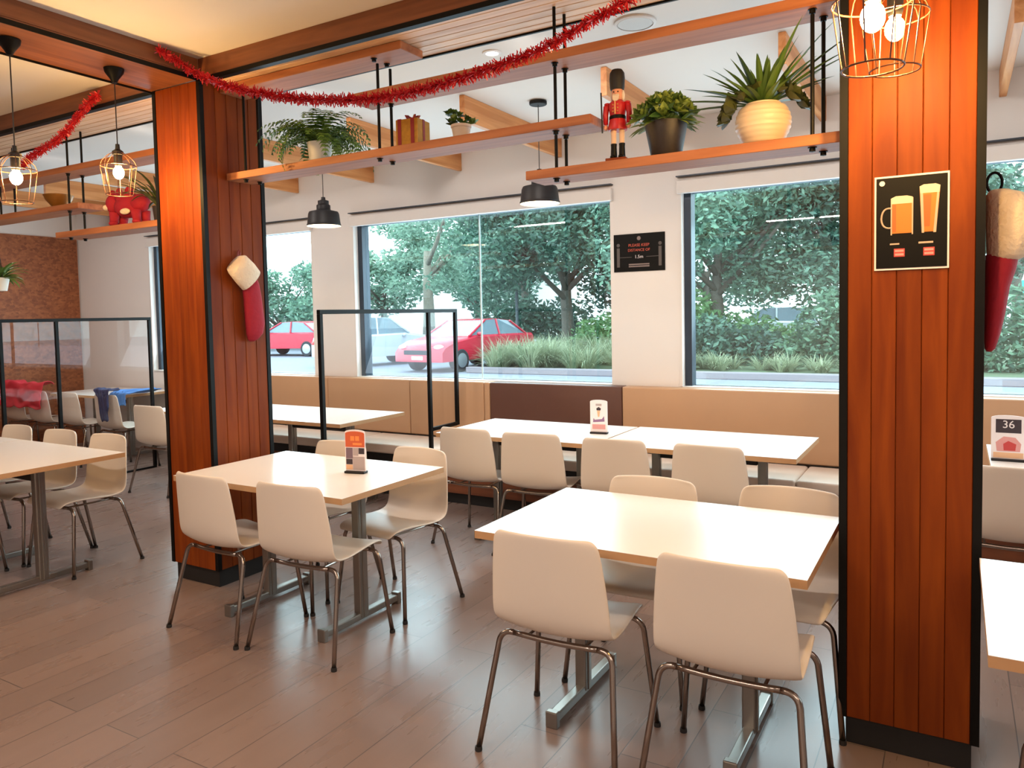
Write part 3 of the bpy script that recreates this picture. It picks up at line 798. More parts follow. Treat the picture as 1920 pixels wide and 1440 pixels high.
MB().tube([(.012, -.03, -.03), (.012, -.028, .005), (.012, -.02, .02), (.012, -.012, .005), (.014, -.03, -.045)], .004, 6).build('hanging_loop', M['ribbon'], t)
t = thing('christmas_stocking', 'red stocking with cream fur cuff hanging on right side of right column', 'stocking', (.077, 3.06, 1.93))
Z_ = lambda x, y, z, hx, hy: (Vector((x, y, z)), Vector((hx, 0, 0)), Vector((0, hy, 0)))
loft([Z_(.045, 0, -.005, .03, .05), Z_(.06, 0, -.02, .055, .085), Z_(.075, 0, -.07, .07, .1), Z_(.08, 0, -.12, .074, .105), Z_(.078, 0, -.18, .07, .1), Z_(.070, 0, -.225, .06, .09), Z_(.06, 0, -.24, .04, .07)]).build('cuff', M['fleece'], t, smooth='all')
loft([Z_(.055, 0, -.22, .048, .075), Z_(.05, 0, -.27, .045, .075), Z_(.042, 0, -.33, .036, .072), Z_(.036, .01, -.42, .030, .07), Z_(.030, .03, -.49, .024, .06), Z_(.024, .04, -.54, .016, .04), Z_(.022, .04, -.55, .008, .02)]).build('sock_body', M['redfelt'], t, smooth='all')
MB().tube([(.03+.022*math.cos(a), 0, .022+.034*math.sin(a)) for a in [2*PI*i/20 for i in range(20)]], .005, 6, closed=True).build('hanging_ring', M['black'], t)

# ------------------------------------------------------------------ shelf decorations
TH = .04
def blade(mb, base, az, el, L, w, droop=.6, n=7, fold=.25):
    """arching strap leaf"""
    base = Vector(base)
    h = Vector((math.cos(az), math.sin(az), 0)); side = Vector((-math.sin(az), math.cos(az), 0))
    p = base.copy(); e = el; rows = []
    for i in range(n+1):
        t = i/n
        ww = w*(math.sin(PI*min(1, .18+t*.82))**.8)*(1 if t < 1 else 0)+.0004
        d = h*math.cos(e)+Vector((0, 0, 1))*math.sin(e)
        nrm = d.cross(side)
        rows.append([p-side*ww+nrm*ww*fold, p.copy(), p+side*ww+nrm*ww*fold])
        p = p+d*L/n; e -= droop/n
    R = [[mb.b.verts.new(q) for q in r] for r in rows]
    for i in range(n):
        for j in range(2):
            f = mb.b.faces.new((R[i][j], R[i][j+1], R[i+1][j+1], R[i+1][j])); f.material_index = mb.mi
def rosette(mb, c, r, n, seed, tilt=0, taz=0, wid=.30):
    q = random.Random(seed)
    before = set(mb.b.verts)
    for k in range(n):
        t = k/n
        az = k*2.39996+q.uniform(-.1, .1)
        el = 1.35-1.25*t
        blade(mb, (0, 0, 0), az, el, r*(.55+.5*t)*q.uniform(.9, 1.1), r*wid*q.uniform(.8, 1.1), droop=-.35, n=4, fold=.5)
    Mx = Matrix.Translation(c) @ Matrix.Rotation(taz, 4, 'Z') @ Matrix.Rotation(tilt, 4, 'Y')
    for v in set(mb.b.verts)-before: v.co = Mx @ v.co
# fern in white pot
zc = ZCs+TH
t = thing('potted_fern', 'arching green fern in a white pot on the lower left shelf', 'plant', (-2.99, 3.08, zc))
MB().lathe([(0, 0), (.05, 0), (.056, .01), (.066, .10), (.068, .105), (.060, .105), (.058, .09), (0, .09)], n=28, cap=False).build('pot', M['potwhite'], t, smooth=True)
q = random.Random(5); mb = MB()
for k in range(64):
    az = q.uniform(0, 2*PI); el = q.uniform(.55, 1.45); L = q.uniform(.24, .40); dr = q.uniform(1.8, 3.0)
    if -.6 < math.sin(az) < .6: L *= 1.12
    if math.sin(az) > .3: L *= .9
    p = Vector((.02*math.cos(az), .02*math.sin(az), .09)); e = el; n = 16
    h = Vector((math.cos(az), math.sin(az), 0)); side = Vector((-math.sin(az), math.cos(az), 0))
    for i in range(n):
        d = h*math.cos(e)+Vector((0, 0, 1))*math.sin(e)
        p2 = p+d*L/n
        if p2.z < .01 and abs(p2.y) < .1 : p2.z = .012
        w = .0014
        mb.poly([p-side*w, p+side*w, p2+side*w, p2-side*w])
        if i > 1:
            ll = .052*math.sin(PI*(.12+.85*i/n))*q.uniform(.8, 1.1)
            nr = d.cross(side)
            for s in (-1, 1):
                b = p+d*L/n*.5
                tip = b+side*s*ll+d*ll*.35-Vector((0, 0, ll*.25))
                mb.poly([b-d*.0055, b+side*s*ll*.5-d*.004+nr*.003, tip, b+side*s*ll*.5+d*.0075+nr*.003, b+d*.0065])
        p = p2; e -= dr/n
mb.build('fronds', M['fern'], t, recalc=False)
# gold gift box
t = thing('gift_box', 'gold wrapped gift box with dark red ribbon on the lower left shelf', 'gift box', (-2.355, 3.08, zc), .12)
bx, bh = .062, .13
MB().box(-bx, bx, -bx, bx, 0, bh, .003).build('box', M['gold'], t)
rb = MB()
for x in (-.04, .034):
    rb.box(x-.010, x+.010, -bx-.0015, bx+.0015, -.0, bh+.0015)
rb.box(-bx-.0015, bx+.0015, -.010, .010, 0, bh+.0012)
rb.build('ribbon', M['ribbon'], t)
bo = MB()
for a in (.3, 2.6, 4.0, 5.6):
    c = Vector((.024*math.cos(a), .024*math.sin(a), bh+.016))
    bo.tube([(0, 0, bh+.002), c+Vector((0, 0, .008)), c*1.5-Vector((0, 0, bh*.5-.003)), c+Vector((0, 0, -.010)), (0, 0, bh+.004)], .0055, 6)
bo.ball((0, 0, bh+.010), .010)
bo.build('bow', M['ribbon'], t)
# small potted plant
t = thing('potted_plant', 'small dark leafed plant in a pale pot beside the gift box', 'plant', (-2.065, 3.08, zc))
MB().lathe([(0, 0), (.036, 0), (.046, .055), (.05, .058), (.05, .07), (.044, .07), (.042, .06), (0, .06)], n=24, cap=False).build('pot', M['potpale'], t, smooth=True)
mb = MB(); q = random.Random(9)
for k in range(11): rosette(mb, (q.uniform(-.06, .06), q.uniform(-.05, .05), .085+q.uniform(-.01, .05)), .038, 9, 20+k, q.uniform(0, .7), q.uniform(0, 6.3), .4)
mb.build('leaves', M['blade'], t, recalc=False)
# nutcracker
zd = ZD+TH
t = thing('nutcracker', 'red coated nutcracker soldier with black bearskin hat on lowest shelf', 'figurine', (-1.255, 3.07, zd), .12)
MB().box(-.045, .045, -.042, .042, 0, .018, .003).build('plinth', M['clad'], t)
for sx in (-1, 1):
    l = MB().lathe([(0, .018), (.014, .018), (.014, .03), (.0125, .07), (.0135, .082), (0, .084)], (sx*.018, 0, 0), 14, cap=False)
    l.ball((sx*.018, -.012, .025), .013, .022, .010)
    l.build('boot', M['black'], t, smooth=True)
    MB().lathe([(.011, .084), (.0115, .11), (.0125, .145), (0, .145)], (sx*.018, 0, 0), 14, cap=False).build('leg', M['trouser'], t, smooth=True)
MB().lathe([(0, .138), (.040, .138), (.042, .145), (.034, .185), (.032, .20), (.038, .235), (.036, .252), (.022, .264), (0, .268)], n=24, cap=False).build('coat', M['coat'], t, smooth=True)
MB().lathe([(.0345, .183), (.0355, .186), (.0355, .196), (.0335, .199)], n=24, cap=False).build('belt', M['black'], t)
bt = MB()
for z in (.212, .226, .240):
    for sx in (-1, 1): bt.ball((sx*.010, -.0355, z), .0035)
bt.box(-.002, .002, -.039, -.034, .2, .255)
bt.build('buttons', M['goldtrim'], t)
for sx in (-1, 1):
    a = MB().tube([(sx*.036, 0, .248), (sx*.048, -.002, .24), (sx*.052, -.004, .205), (sx*.050, -.006, .165)], [.010, .0135, .012, .010], 12)
    a.ball((sx*.044, 0, .252), .014, .014, .007)
    a = a.build('arm', M['coat'], t, smooth='all')
    MB().ball((sx*.050, -.008, .153), .010, .010, .012).build('hand', M['skin'], a, smooth='all')
MB().tube([(-.062, -.02, .13), (-.066, -.02, .30)], .0035, 8).build('rifle', M['blackmatt'], t)
hd = MB().lathe([(0, .262), (.018, .264), (.023, .275), (.024, .30), (.022, .312), (0, .313)], n=20, cap=False).build('head', M['skin'], t, smooth=True)
MB().ball((0, -.025, .288), .004).build('nose', M['skin'], hd)
bd = MB(); bd.prism([(-.014, -.026, .282), (.014, -.026, .282), (.012, -.030, .262), (0, -.032, .25), (-.012, -.030, .262)], (0, .006, 0))
bd.tube([(-.013, -.025, .284), (0, -.028, .281), (.013, -.025, .284)], .0028, 6)
bd.build('beard', M['whitehair'], hd)
for sx in (-1, 1):
    MB().ball((sx*.009, -.0225, .296), .003).build('eye', M['black'], hd)
    MB().ball((sx*.024, .004, .285), .007, .012, .022).build('side_hair', M['whitehair'], hd, smooth='all')
MB().lathe([(0, .308), (.0285, .308), (.031, .318), (.033, .355), (.031, .378), (.022, .392), (0, .397)], n=24, cap=False).build('bearskin_hat', M['blackmatt'], t, smooth=True)
# succulent in black pot
t = thing('potted_succulent', 'green succulent spreading over a dark speckled pot on lowest shelf', 'plant', (-1.045, 3.08, zd))
MB().lathe([(0, 0), (.055, 0), (.064, .012), (.085, .12), (.087, .14), (.079, .14), (.077, .125), (0, .125)], n=32, cap=False).build('pot', M['potblack'], t, smooth=True)
mb = MB(); q = random.Random(12)
for k in range(26):
    a = 2.39996*k; r = .105*math.sqrt(k/26)
    rosette(mb, (r*math.cos(a), r*math.sin(a)*.8, .155+.07*(1-(r/.105)**2)+q.uniform(-.01, .012)), .074, 11, 40+k, 1.0*r/.105, a, .24)
for k in range(30):
    a = q.uniform(0, 2*PI)
    blade(mb, (.07*math.cos(a), .07*math.sin(a), .14), a, q.uniform(-.35, .5), q.uniform(.07, .10), .012, .3, 4, .3)
mb.build('leaves', M['succ'], t, recalc=False)
# large plant in cream ribbed pot
t = thing('potted_plant', 'large spiky plant in a cream ribbed round pot beside right column', 'plant', (-.655, 3.08, zd))
prof = [(0, 0), (.052, 0)]
for i in range(25):
    z = .004+.14*i/24
    r = .058+.046*math.sin(PI*(.08+.72*i/24))+(.0022 if i % 3 == 1 else 0)
    prof.append((r, z))
prof += [(.068, .152), (.066, .158), (.058, .158), (.056, .14), (0, .14)]
MB().lathe(prof, n=36, cap=False).build('pot', M['terracotta'], t, smooth=True)
mb = MB(); q = random.Random(21)
dirs = [(0.1, .75, .38), (.35, 1.0, .40), (-.2, .55, .32), (.25, .62, .34), (3.0, .5, .34), (3.2, .28, .36), (2.8, .85, .30), (3.3, .12, .33), (2.6, 1.1, .28), (1.2, 1.2, .30), (1.9, 1.15, .30), (-.4, 1.2, .33), (.6, 1.25, .30), (4.2, .5, .2), (5.2, .6, .22), (.0, .4, .25), (3.5, .7, .25)]
for az, el, L in dirs: blade(mb, (.02*math.cos(az), .02*math.sin(az), .15), az, el, L, .0125, .25, 7, .4)
for k in range(40):
    az = q.uniform(0, 2*PI)
    blade(mb, (.02*math.cos(az), .02*math.sin(az), .15), az, q.uniform(.35, 1.35), q.uniform(.14, .24), .013, .3, 6, .4)
mb.build('blades', M['blade'], t, recalc=False)
mb = MB()
for k, (x, y, z, r) in enumerate(((.095, -.03, .165, .085), (.125, .02, .14, .075), (-.10, -.02, .145, .085), (-.125, .0, .115, .07), (-.06, -.05, .17, .06), (.07, -.05, .18, .05), (0, -.03, .2, .07), (.02, .04, .21, .06), (-.05, .03, .21, .06))):
    rosette(mb, (x, y, z), r, 20, 60+k, 1.0 if abs(x) > .08 else .3, 0 if x > 0 else PI, .36)
mb.build('rosettes', M['succdark'], t, recalc=False)
# left bay decorations
t = thing('plush_toy', 'red plush toy with pale muzzle patch on the left bay shelf', 'toy', (-4.70, 3.08, 2.175), .1)
b = MB(); b.ball((0, 0, .125), .125, .07, .075); b.ball((-.135, -.01, .15), .05, .05, .065); b.ball((-.02, 0, .175), .09, .06, .05)
b.ball((-.155, 0, .215), .026, .022, .03); b.ball((-.09, 0, .225), .022, .02, .03); b.ball((.02, -.01, .225), .03, .028, .03); b.ball((.10, 0, .14), .07, .06, .06)
b.build('body', M['redfelt'], t, smooth='all')
for x, y in ((-.1, -.035), (-.1, .035), (.1, -.035), (.1, .035)):
    MB().tube([(x, y, .09), (x*1.05, y, .05), (x*1.1, y, .018)], [.034, .028, .026], 12).ball((x*1.1, y-.004, .018), .028, .03, .018).build('leg', M['redfelt'], t, smooth='all')
MB().ball((.035, -.064, .085), .045, .014, .02).build('pale_patch', M['fleece'], t, smooth='all')
MB().ball((-.165, -.045, .125), .022, .02, .018).build('muzzle', M['fleece'], t, smooth='all')
t = thing('potted_plant', 'dark trailing plant at the left column on the left bay shelf', 'plant', (-4.33, 3.06, 2.175))
MB().lathe([(0, 0), (.05, 0), (.06, .09), (.052, .09), (.05, .08), (0, .08)], n=24, cap=False).build('pot', M['potblack'], t, smooth=True)
mb = MB(); q = random.Random(31)
for k in range(46):
    az = q.uniform(0, 2*PI)
    blade(mb, (.03*math.cos(az), .03*math.sin(az), .085), az, q.uniform(.6, 1.5), q.uniform(.18, .36) if math.cos(az) < .3 else q.uniform(.12, .2), .014, q.uniform(.6, 1.8), 7, .3)
mb.build('leaves', M['succdark'], t, recalc=False)
t = thing('bowl', 'bronze coloured bowl on the middle shelf of the left bay', 'bowl', (-5.52, 3.08, 2.36))
MB().lathe([(0, 0), (.04, 0), (.045, .012), (.085, .06), (.095, .09), (.09, .09), (.075, .055), (0, .02)], n=28, cap=False).build('body', M['bronze'], t, smooth=True)
MB().lathe([(.09, .086), (.096, .086), (.098, .092), (.09, .094)], n=28, cap=False).build('rim', M['bronze'], t)
t = thing('hanging_plant', 'light green leafy plant cut off by the left edge of the photo', 'plant', (-6.33, 3.04, 1.80))
MB().lathe([(0, 0), (.06, 0), (.08, .10), (.072, .10), (.07, .09), (0, .09)], n=24, cap=False).build('pot', M['potwhite'], t, smooth=True)
for a in (0, 2.09, 4.19):
    MB().tube([(.076*math.cos(a), .076*math.sin(a), .1), (0, 0, .43), (0, 0, .516)], .0025, 5).build('hanging_cord', M['wire2'], t)
mb = MB(); q = random.Random(33)
for k in range(70):
    az = q.uniform(0, 2*PI)
    blade(mb, (.03*math.cos(az), .03*math.sin(az), .09), az, q.uniform(.1, 1.2), q.uniform(.14, .24), .016, q.uniform(.6, 1.4), 6, .3)
mb.build('leaves', M['succ'], t, recalc=False)

# ------------------------------------------------------------------ cloths behind the left screen
def cloth(name, mat, x0, x1, path, label, seed, amp=.03, nx=26, skew=None):
    """sheet draped along path (y,z) and spread in x"""
    mb = MB(); rows = []
    n = len(path)
    pts = []
    for i in range(n-1):
        for k in range(6): pts.append(Vector(path[i]).lerp(Vector(path[i+1]), k/6))
    pts.append(Vector(path[-1]))
    for i, p in enumerate(pts):
        row = []
        f = i/(len(pts)-1)
        for j in range(nx):
            u = j/(nx-1)
            xa = x0+(skew[0]*f if skew else 0); xb = x1+(skew[1]*f if skew else 0)
            v = noise.noise(Vector((u*5+seed, f*4, seed)))
            w = noise.noise(Vector((u*9+seed, f*3, seed+3)))
            row.append(Vector((xa+(xb-xa)*u+.02*w, p.x-abs(amp*v)-.006, p.y+amp*.9*w*(1 if f < .6 else .6)+amp*.6)))
        rows.append(row)
    mb.rings(rows, close_u=False)
    o = mb.build(name, mat, smooth='all', recalc=False)
    md = o.modifiers.new('thick', 'SOLIDIFY'); md.thickness = .012
    md = o.modifiers.new('sub', 'SUBSURF'); md.levels = 1; md.render_levels = 1
    return o
o = cloth('red_cloth', M['redcloth'], -9.62, -8.63, [(4.69, .835), (4.56, .84), (4.535, .74), (4.53, .58)], '', 1.3, .055)
tag(o, 'rumpled red cloth draped over chairs behind the left screen', 'cloth')
o = cloth('blue_cloth', M['bluecloth'], -8.02, -7.70, [(5.35, .745), (5.12, .75), (4.96, .75), (4.89, .74), (4.885, .62)], '', 4.1, .05, skew=(.1, .05))
tag(o, 'crumpled blue cloth hanging over the table corner behind the left screen', 'cloth')
o = cloth('navy_cloth', M['navy'], -7.80, -7.42, [(4.70, .83), (4.57, .835), (4.545, .76), (4.535, .52)], '', 7.7, .03, skew=(.3, .0))
tag(o, 'navy cloth hanging diagonally over the chair behind the left screen', 'cloth')

# ------------------------------------------------------------------ outside
M['asphalt'] = plain('asphalt', sr(118, 120, 134), .8, var=.08, scale=3)
M['kerb'] = plain('concrete_kerb', sr(128, 118, 124), .8, var=.06, scale=5)
M['soilout'] = plain('garden_bed', sr(84, 98, 74), .9, var=.2, scale=2)
M['bark'] = plain('tree_bark', sr(92, 86, 78), .9, var=.3, scale=8, bump=.5)
M['barkpale'] = plain('pale_bark', sr(134, 126, 114), .9, var=.3, scale=5, bump=.4)
M['tree1'] = leafmat('dark_tree_leaf', sr(52, 80, 72), sr(98, 132, 112), .5, .3)
M['tree2'] = leafmat('mid_tree_leaf', sr(66, 100, 88), sr(128, 164, 140), .5, .35)
M['gum'] = leafmat('gum_leaf', sr(88, 122, 106), sr(156, 184, 162), .5, .35)
M['grass'] = leafmat('tall_grass', sr(116, 130, 104), sr(172, 178, 146), .6, .3)
M['grassg'] = leafmat('green_grass', sr(92, 136, 92), sr(148, 188, 130), .6, .35)
M['hedge'] = leafmat('hedge_leaf', sr(54, 88, 72), sr(118, 152, 124), .5, .3)
M['carred'] = plain('red_car_paint', sr(176, 34, 56), .25, var=.02)
M['carwhite'] = plain('white_car_paint', sr(176, 182, 190), .25, var=.02)
M['carglass'] = plain('car_glass', sr(104, 120, 132), .1, var=.05)
M['tyre'] = plain('tyre_rubber', sr(40, 42, 48), .8)
M['rim'] = plain('wheel_rim', sr(170, 176, 186), .3, metal=.6)
M['headlamp'] = plain('headlamp_glass', sr(230, 226, 228), .15)
M['plate'] = plain('number_plate', sr(226, 220, 214), .5)
M['bldg'] = plain('white_render', sr(236, 232, 228), .8, var=.02)
M['teal'] = plain('teal_panel', sr(70, 186, 170), .6)
M['grey'] = plain('grey_post', sr(70, 78, 84), .6)
structure(MB().box(-90, 60, YW+.3, 130, -.3, 0), 'ground', M['asphalt'])
structure(MB().box(-11.2, 6.0, 17.2, 36, 0, .12), 'garden_bed', M['soilout'])
structure(MB().box(-11.4, 6.2, 16.95, 17.2, 0, .16, .02), 'kerb', M['kerb'])
def foliage(mb, blobs, n, size, seed, flat=.6):
    q = random.Random(seed)
    tot = sum(b[3]*b[4]*b[5] if len(b) > 4 else b[3]**3 for b in blobs)
    for b in blobs:
        c = Vector(b[:3]); r = Vector(b[3:6]) if len(b) > 4 else Vector((b[3],)*3)
        k = int(n*(r.x*r.y*r.z)/tot)
        for _ in range(k):
            d = Vector((q.gauss(0, 1), q.gauss(0, 1), q.gauss(0, 1))).normalized()*q.random()**.45
            p = c+Vector((d.x*r.x, d.y*r.y, d.z*r.z))
            u = Vector((q.gauss(0, 1), q.gauss(0, 1), q.gauss(0, flat))).normalized(); w = u.orthogonal().normalized()
            w = Matrix.Rotation(q.uniform(0, 6.28), 3, u) @ w
            s = size*q.uniform(.6, 1.3)
            mb.poly([p-u*s, p+w*s*.42-u*s*.2, p+u*s, p-w*s*.42+u*s*.2])
def tree(label, x, y, blobs, n, size, leaf, bark, trunk, seed, name='leafy_tree', group='trees outside the windows', cat='tree'):
    t = thing(name, label, cat, (x, y, 0), group=group)
    if trunk:
        q = random.Random(seed)
        r, h = trunk
        tb = MB().tube([(0, 0, 0), (.05, 0, h*.4), (-.05, .05, h*.8), (.02, 0, h*1.25)], [r*1.25, r, r*.85, r*.6], 12)
        for k in range(6):
            a = q.uniform(0, 6.28); L = q.uniform(1.4, 2.6)
            z0 = h*q.uniform(.75, 1.15)
            tb.tube([(0, 0, z0), (L*.5*math.cos(a), L*.5*math.sin(a), z0+L*.45), (L*math.cos(a), L*math.sin(a), z0+L)], [r*.5, r*.32, r*.12], 8)
        tb.build('trunk', bark, t, smooth='all')
    mb = MB(); foliage(mb, blobs, n, size, seed)
    mb.build('foliage', leaf, t, recalc=False)
    return t
def crown(seed, n, R, zr, rb):
    q = random.Random(seed); out = []
    for k in range(n):
        a = q.uniform(0, 6.28); r = R*math.sqrt(q.random())
        z = q.uniform(*zr); s = rb*q.uniform(.7, 1.2)
        out.append((r*math.cos(a), r*math.sin(a), z, s, s, s*.8))
    return out
tree('big dark tree with bare trunk in the middle window behind the red sedan', -12.6, 25.6, crown(1, 40, 3.5, (2.2, 8.0), 1.3), 38000, .115, M['tree1'], M['bark'], (.24, 2.6), 1)
tree('leafy tree filling the upper right window', -6.1, 22.5, crown(2, 44, 3.2, (2.2, 7.6), 1.25), 42000, .10, M['tree2'], M['bark'], (.2, 2.6), 2)
tree('leafy tree at the right side of the right window', -1.6, 24.5, crown(3, 36, 2.6, (1.2, 7.4), 1.2), 30000, .105, M['tree1'], M['bark'], (.2, 2.4), 3)
tree('sparse pale gum tree in the middle window above the white wagon', -26.0, 35.0, crown(4, 34, 4.6, (3.0, 9.6), 1.0), 9500, .15, M['gum'], M['barkpale'], (.32, 4.2), 4, 'gum_tree')
tree('green trees over the red hatchback in the small window by the left column', -31.0, 28.5, crown(5, 30, 4.2, (1.0, 3.9), 1.0), 16000, .14, M['tree2'], M['bark'], (.15, 1.4), 5)
tree('tree between the gum tree and big dark tree', -17.4, 31.0, crown(6, 30, 3.0, (2.4, 8.6), 1.25), 12000, .17, M['tree2'], M['bark'], (.2, 3.0), 6)
tree('tree standing behind the pale van in the right window', -12.0, 42.0, crown(7, 40, 5.0, (2.6, 10), 1.7), 14000, .2, M['tree2'], M['bark'], (.25, 3.0), 7)
tree('pale green tree standing behind the gum tree', -28.5, 44.0, crown(10, 26, 5.0, (3.0, 8.4), 1.3), 8000, .2, M['gum'], M['bark'], (.2, 2.4), 10)
tree('pale green tree standing left of the gum tree', -33.5, 40.0, crown(9, 20, 3.6, (2.0, 7.2), 1.2), 6000, .2, M['gum'], M['bark'], (.2, 2.4), 9)
tree('tree behind the shop seen right of the right column', 1.9, 33.0, crown(8, 14, 3.0, (5.2, 8.6), .8), 4500, .16, M['tree2'], M['bark'], (.2, 3.0), 8)
def bush(label, x, y, blobs, n, size, leaf, seed, name='shrub', cat='shrub', group='shrubs outside'):
    mb = MB(); foliage(mb, blobs, n, size, seed)
    o = mb.build(name, leaf, recalc=False); o.location = (x, y, 0); tag(o, label, cat, group)
bush('dark shrub below the big tree, left of its trunk', -16.4, 28.0, [(0, 0, 1.2, 1.9, 1.2, 1.3), (2.3, .3, 1.1, 1.5, 1, 1.2)], 4200, .14, M['tree1'], 11)
bush('bright green shrub right of the big tree trunk', -9.9, 25.0, [(0, 0, .9, 1.6, 1, .9), (1.8, 0, .9, 1.3, 1, 1.0), (-1.4, .2, .7, 1, .8, .7)], 3600, .12, M['grassg'], 12)
bush('dark rounded shrub at lower left of the right window', -5.7, 19.9, [(0, 0, .7, 1.0, .8, .75), (1.2, .2, .6, .8, .7, .6)], 3000, .10, M['tree1'], 13)
bush('bright shrub at the left of the right window', -6.8, 22.4, [(0, 0, 1.1, 1.1, .8, 1.1), (1.5, .2, .8, 1.2, .7, .75), (3.0, .2, .6, .9, .7, .55)], 3600, .11, M['grassg'], 14)
bush('dark green shrub beside the right column in the right window', -2.5, 19.9, [(0, 0, 1.0, 1.0, .9, 1.1), (.9, .1, .8, .9, .7, .9), (-.9, 0, .5, .7, .6, .5)], 3800, .10, M['hedge'], 15)
bush('clipped green hedge right of the right column', 1.3, 19.2, [(0, 0, .9, 1.5, .7, 1.15), (1.8, 0, .9, 1.3, .7, 1.15), (-1.0, 0, .6, .8, .6, .7)], 5200, .09, M['hedge'], 16, 'hedge', 'hedge')
def grass(label, tufts, seed, leaf, h=.9, name='tall_grass'):
    mb = MB(); q = random.Random(seed)
    for x, y, s in tufts:
        for k in range(int(170*s)):
            a = q.uniform(0, 6.28)
            blade(mb, (x+.14*s*math.cos(a), y+.14*s*math.sin(a), .1), a, q.uniform(.75, 1.5), h*s*q.uniform(.7, 1.15), .008, q.uniform(.6, 1.9), 4, .1)
    o = mb.build(name, leaf, recalc=False); o['kind'] = 'stuff'
    tag(o, label, 'grass')
q = random.Random(77)
grass('tall pale ornamental grass in front of the big dark tree', [(q.uniform(-10.9, -6.2), q.uniform(17.5, 22.5), q.uniform(.75, 1.15)) for _ in range(60)]+[(q.uniform(-10.9, -9.3), q.uniform(17.4, 19.0), q.uniform(.9, 1.15)) for _ in range(12)], 1, M['grass'])
grass('low ornamental grass along the bed of the right window', [(q.uniform(-5.8, -1.0), q.uniform(17.6, 18.6), q.uniform(.4, .7)) for _ in range(26)], 2, M['grass'])
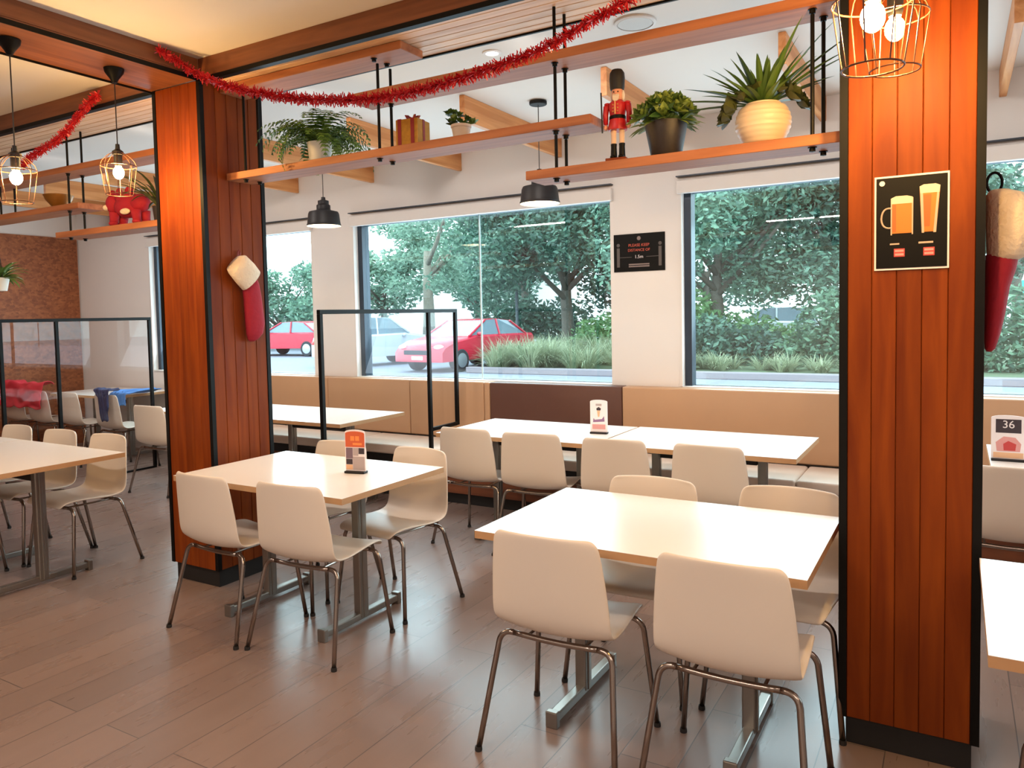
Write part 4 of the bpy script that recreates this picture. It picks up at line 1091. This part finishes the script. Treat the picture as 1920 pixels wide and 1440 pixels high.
# cars
def car(label, loc, rz, body, wagon=False, name='car', cat='car'):
    t = thing(name, label, cat, loc, rz, 'cars in the car park')
    L, Wd = 2.2, .88
    zr = 1.62 if wagon else 1.43
    # body profile along x (front = +x)
    low = [(-L, .35), (-L, .78), (-L+.08, .98)] + ([(-L+.25, 1.05)] if wagon else [(-1.45, 1.0)]) + [(.75, 1.0 if not wagon else 1.1), (1.75, .86 if not wagon else .98), (2.08, .74), (L, .55), (L, .30)]
    mb = MB()
    secs = []
    for sgn, w, in ((-1, Wd), (-1, Wd-.0), (1, Wd), ):
        pass
    n = len(low)
    ys = [-Wd, -Wd+.10, 0, Wd-.10, Wd]
    R = []
    for k, yv in enumerate(ys):
        ins = .07 if abs(yv) == Wd else 0
        R.append([Vector((x*(1-.02*(ins > 0)), yv, z-(ins if z > .6 else 0))) for x, z in low])
    V = [[mb.b.verts.new(p) for p in r] for r in R]
    for a in range(len(ys)-1):
        for b in range(n):
            c = (b+1) % n
            mb.b.faces.new((V[a][b], V[a][c], V[a+1][c], V[a+1][b]))
    mb.b.faces.new(V[0]); mb.b.faces.new(V[-1][::-1])
    mb.build('body', body, t, smooth=True)
    if wagon: g = [(-L+.15, 1.0), (-L+.45, zr-.08), (-1.0, zr), (.15, zr-.02), (.95, 1.08)]
    else: g = [(-1.75, .98), (-1.1, zr-.06), (-.5, zr), (.1, zr-.03), (.95, .97)]
    def cab(f, w0, w1, zlo=0):
        pts = [(x, z) for x, z in g]
        base = 1.0
        return pts
    gm = MB()
    rows = []
    for yv, k in ((-.80, 0), (-.62, 1), (.62, 1), (.80, 0)):
        rows.append([Vector((x, yv if z < 1.15 or k else yv*.86, z-(0 if k else .0))) for x, z in g])
    V = [[gm.b.verts.new(p) for p in r] for r in rows]
    for a in range(3):
        for b in range(len(g)-1):
            gm.b.faces.new((V[a][b], V[a][b+1], V[a+1][b+1], V[a+1][b]))
    gm.b.faces.new(V[0]); gm.b.faces.new(V[3][::-1])
    gm.build('windows', M['carglass'], t)
    rf = MB()
    rp = [(x, z+.012) for x, z in g[1:-1]]
    rf.rings([[Vector((x, yv, z)) for x, z in rp]+[Vector((x, yv, z-.05)) for x, z in rp[::-1]] for yv in (-.68, .68)])
    for x0, z0, x1, z1 in [(*g[0], *g[1]), (*g[-1], *g[-2]), (-.45, .98, -.42, zr)]:
        for yv, yt in ((-.815, -.70), (.815, .70)): rf.tube([(x0, yv, z0), (x1, yt, z1)], .035, 6)
    rf.build('roof', body, t)
    for x in (-1.32, 1.36):
        for sy in (-1, 1):
            w = MB()
            ring = lambda r, y_: [Vector((x+r*math.cos(2*PI*j/20), y_, .32+r*math.sin(2*PI*j/20))) for j in range(20)]
            w.rings([ring(.30, sy*.66), ring(.32, sy*.70), ring(.32, sy*.87), ring(.29, sy*.895), ring(.2, sy*.895)])
            wo = w.build('wheel', M['tyre'], t)
            h = MB(); h.rings([ring(.2, sy*.885), ring(.2, sy*.903), ring(.05, sy*.91)]); h.build('rim', M['rim'], wo)
    for sy in (-1, 1):
        MB().ball((2.04, sy*.66, .70), .12, .17, .07).build('headlamp', M['headlamp'], t, smooth='all')
        MB().ball((-2.16, sy*.70, .80), .06, .14, .08).build('tail_lamp', M['redp'], t, smooth='all')
        MB().ball((.62, sy*.93, 1.02), .07, .09, .06).build('wing_mirror', body, t, smooth='all')
    MB().box(2.16, 2.215, -.5, .5, .5, .62, .01).build('grille', M['tyre'], t)
    MB().box(2.2, 2.215, -.2, .2, .36, .46).build('number_plate', M['plate'], t)
    return t
car('red hatchback in the small window by the left column', (-24.3, 23.2, 0), math.radians(186), M['carred'])
car('white wagon parked in the middle window behind the black screen', (-16.35, 19.1, 0), math.radians(75), M['carwhite'], True).scale = (.88, .88, .95)
car('red sedan facing the building, partly behind tall grass', (-12.45, 18.7, 0), math.radians(-96), M['carred'])
car('pale van glimpsed through the gap in right window trees', (-6.8, 33.5, 0), math.radians(175), M['carwhite'], True)
car('white car at far right of the right window gap', (-4.2, 37.5, 0), math.radians(10), M['carwhite'])
# buildings and posts
t = thing('shop_building', 'white building behind the red hatchback in the small window', 'building', (-42, 33.5, 0))
MB().box(-6, 3.2, -2, 4, 0, 2.9).build('wall', M['bldg'], t)
MB().box(-6.1, 3.3, -2.1, 4.1, 2.9, 3.1).build('roof_edge', M['bldg'], t)
t = thing('shop_building', 'white building behind the gum tree', 'building', (-36, 52, 0))
MB().box(-9, 12, -2, 6, 0, 4.2).build('wall', M['bldg'], t)
MB().box(-9.2, 12.2, -2.2, 6.2, 4.2, 4.5).build('roof_edge', M['bldg'], t)
MB().box(7, 8.6, -2.3, -2.05, 3.6, 5.2).build('sign_panel', M['teal'], t)
t = thing('shop_building', 'white shop with teal bands right of the right column', 'building', (4.5, 40, 0))
MB().box(-4.5, 8, 0, 6, 0, 6.6).build('wall', M['bldg'], t)
for z0, z1 in ((5.6, 6.4), (2.0, 2.6)): MB().box(-4.6, 8.1, -.12, -.002, z0, z1).build('teal_band', M['teal'], t)
t = thing('sign_post', 'dark post between the red sedan and the big tree', 'post', (-14.0, 24.3, 0))
MB().tube([(0, 0, 0), (0, 0, 2.6)], .06, 10).build('pole', M['grey'], t)
MB().lathe([(0, 0), (.1, 0), (.1, .15), (0, .16)], n=10, cap=False).build('base', M['grey'], t)
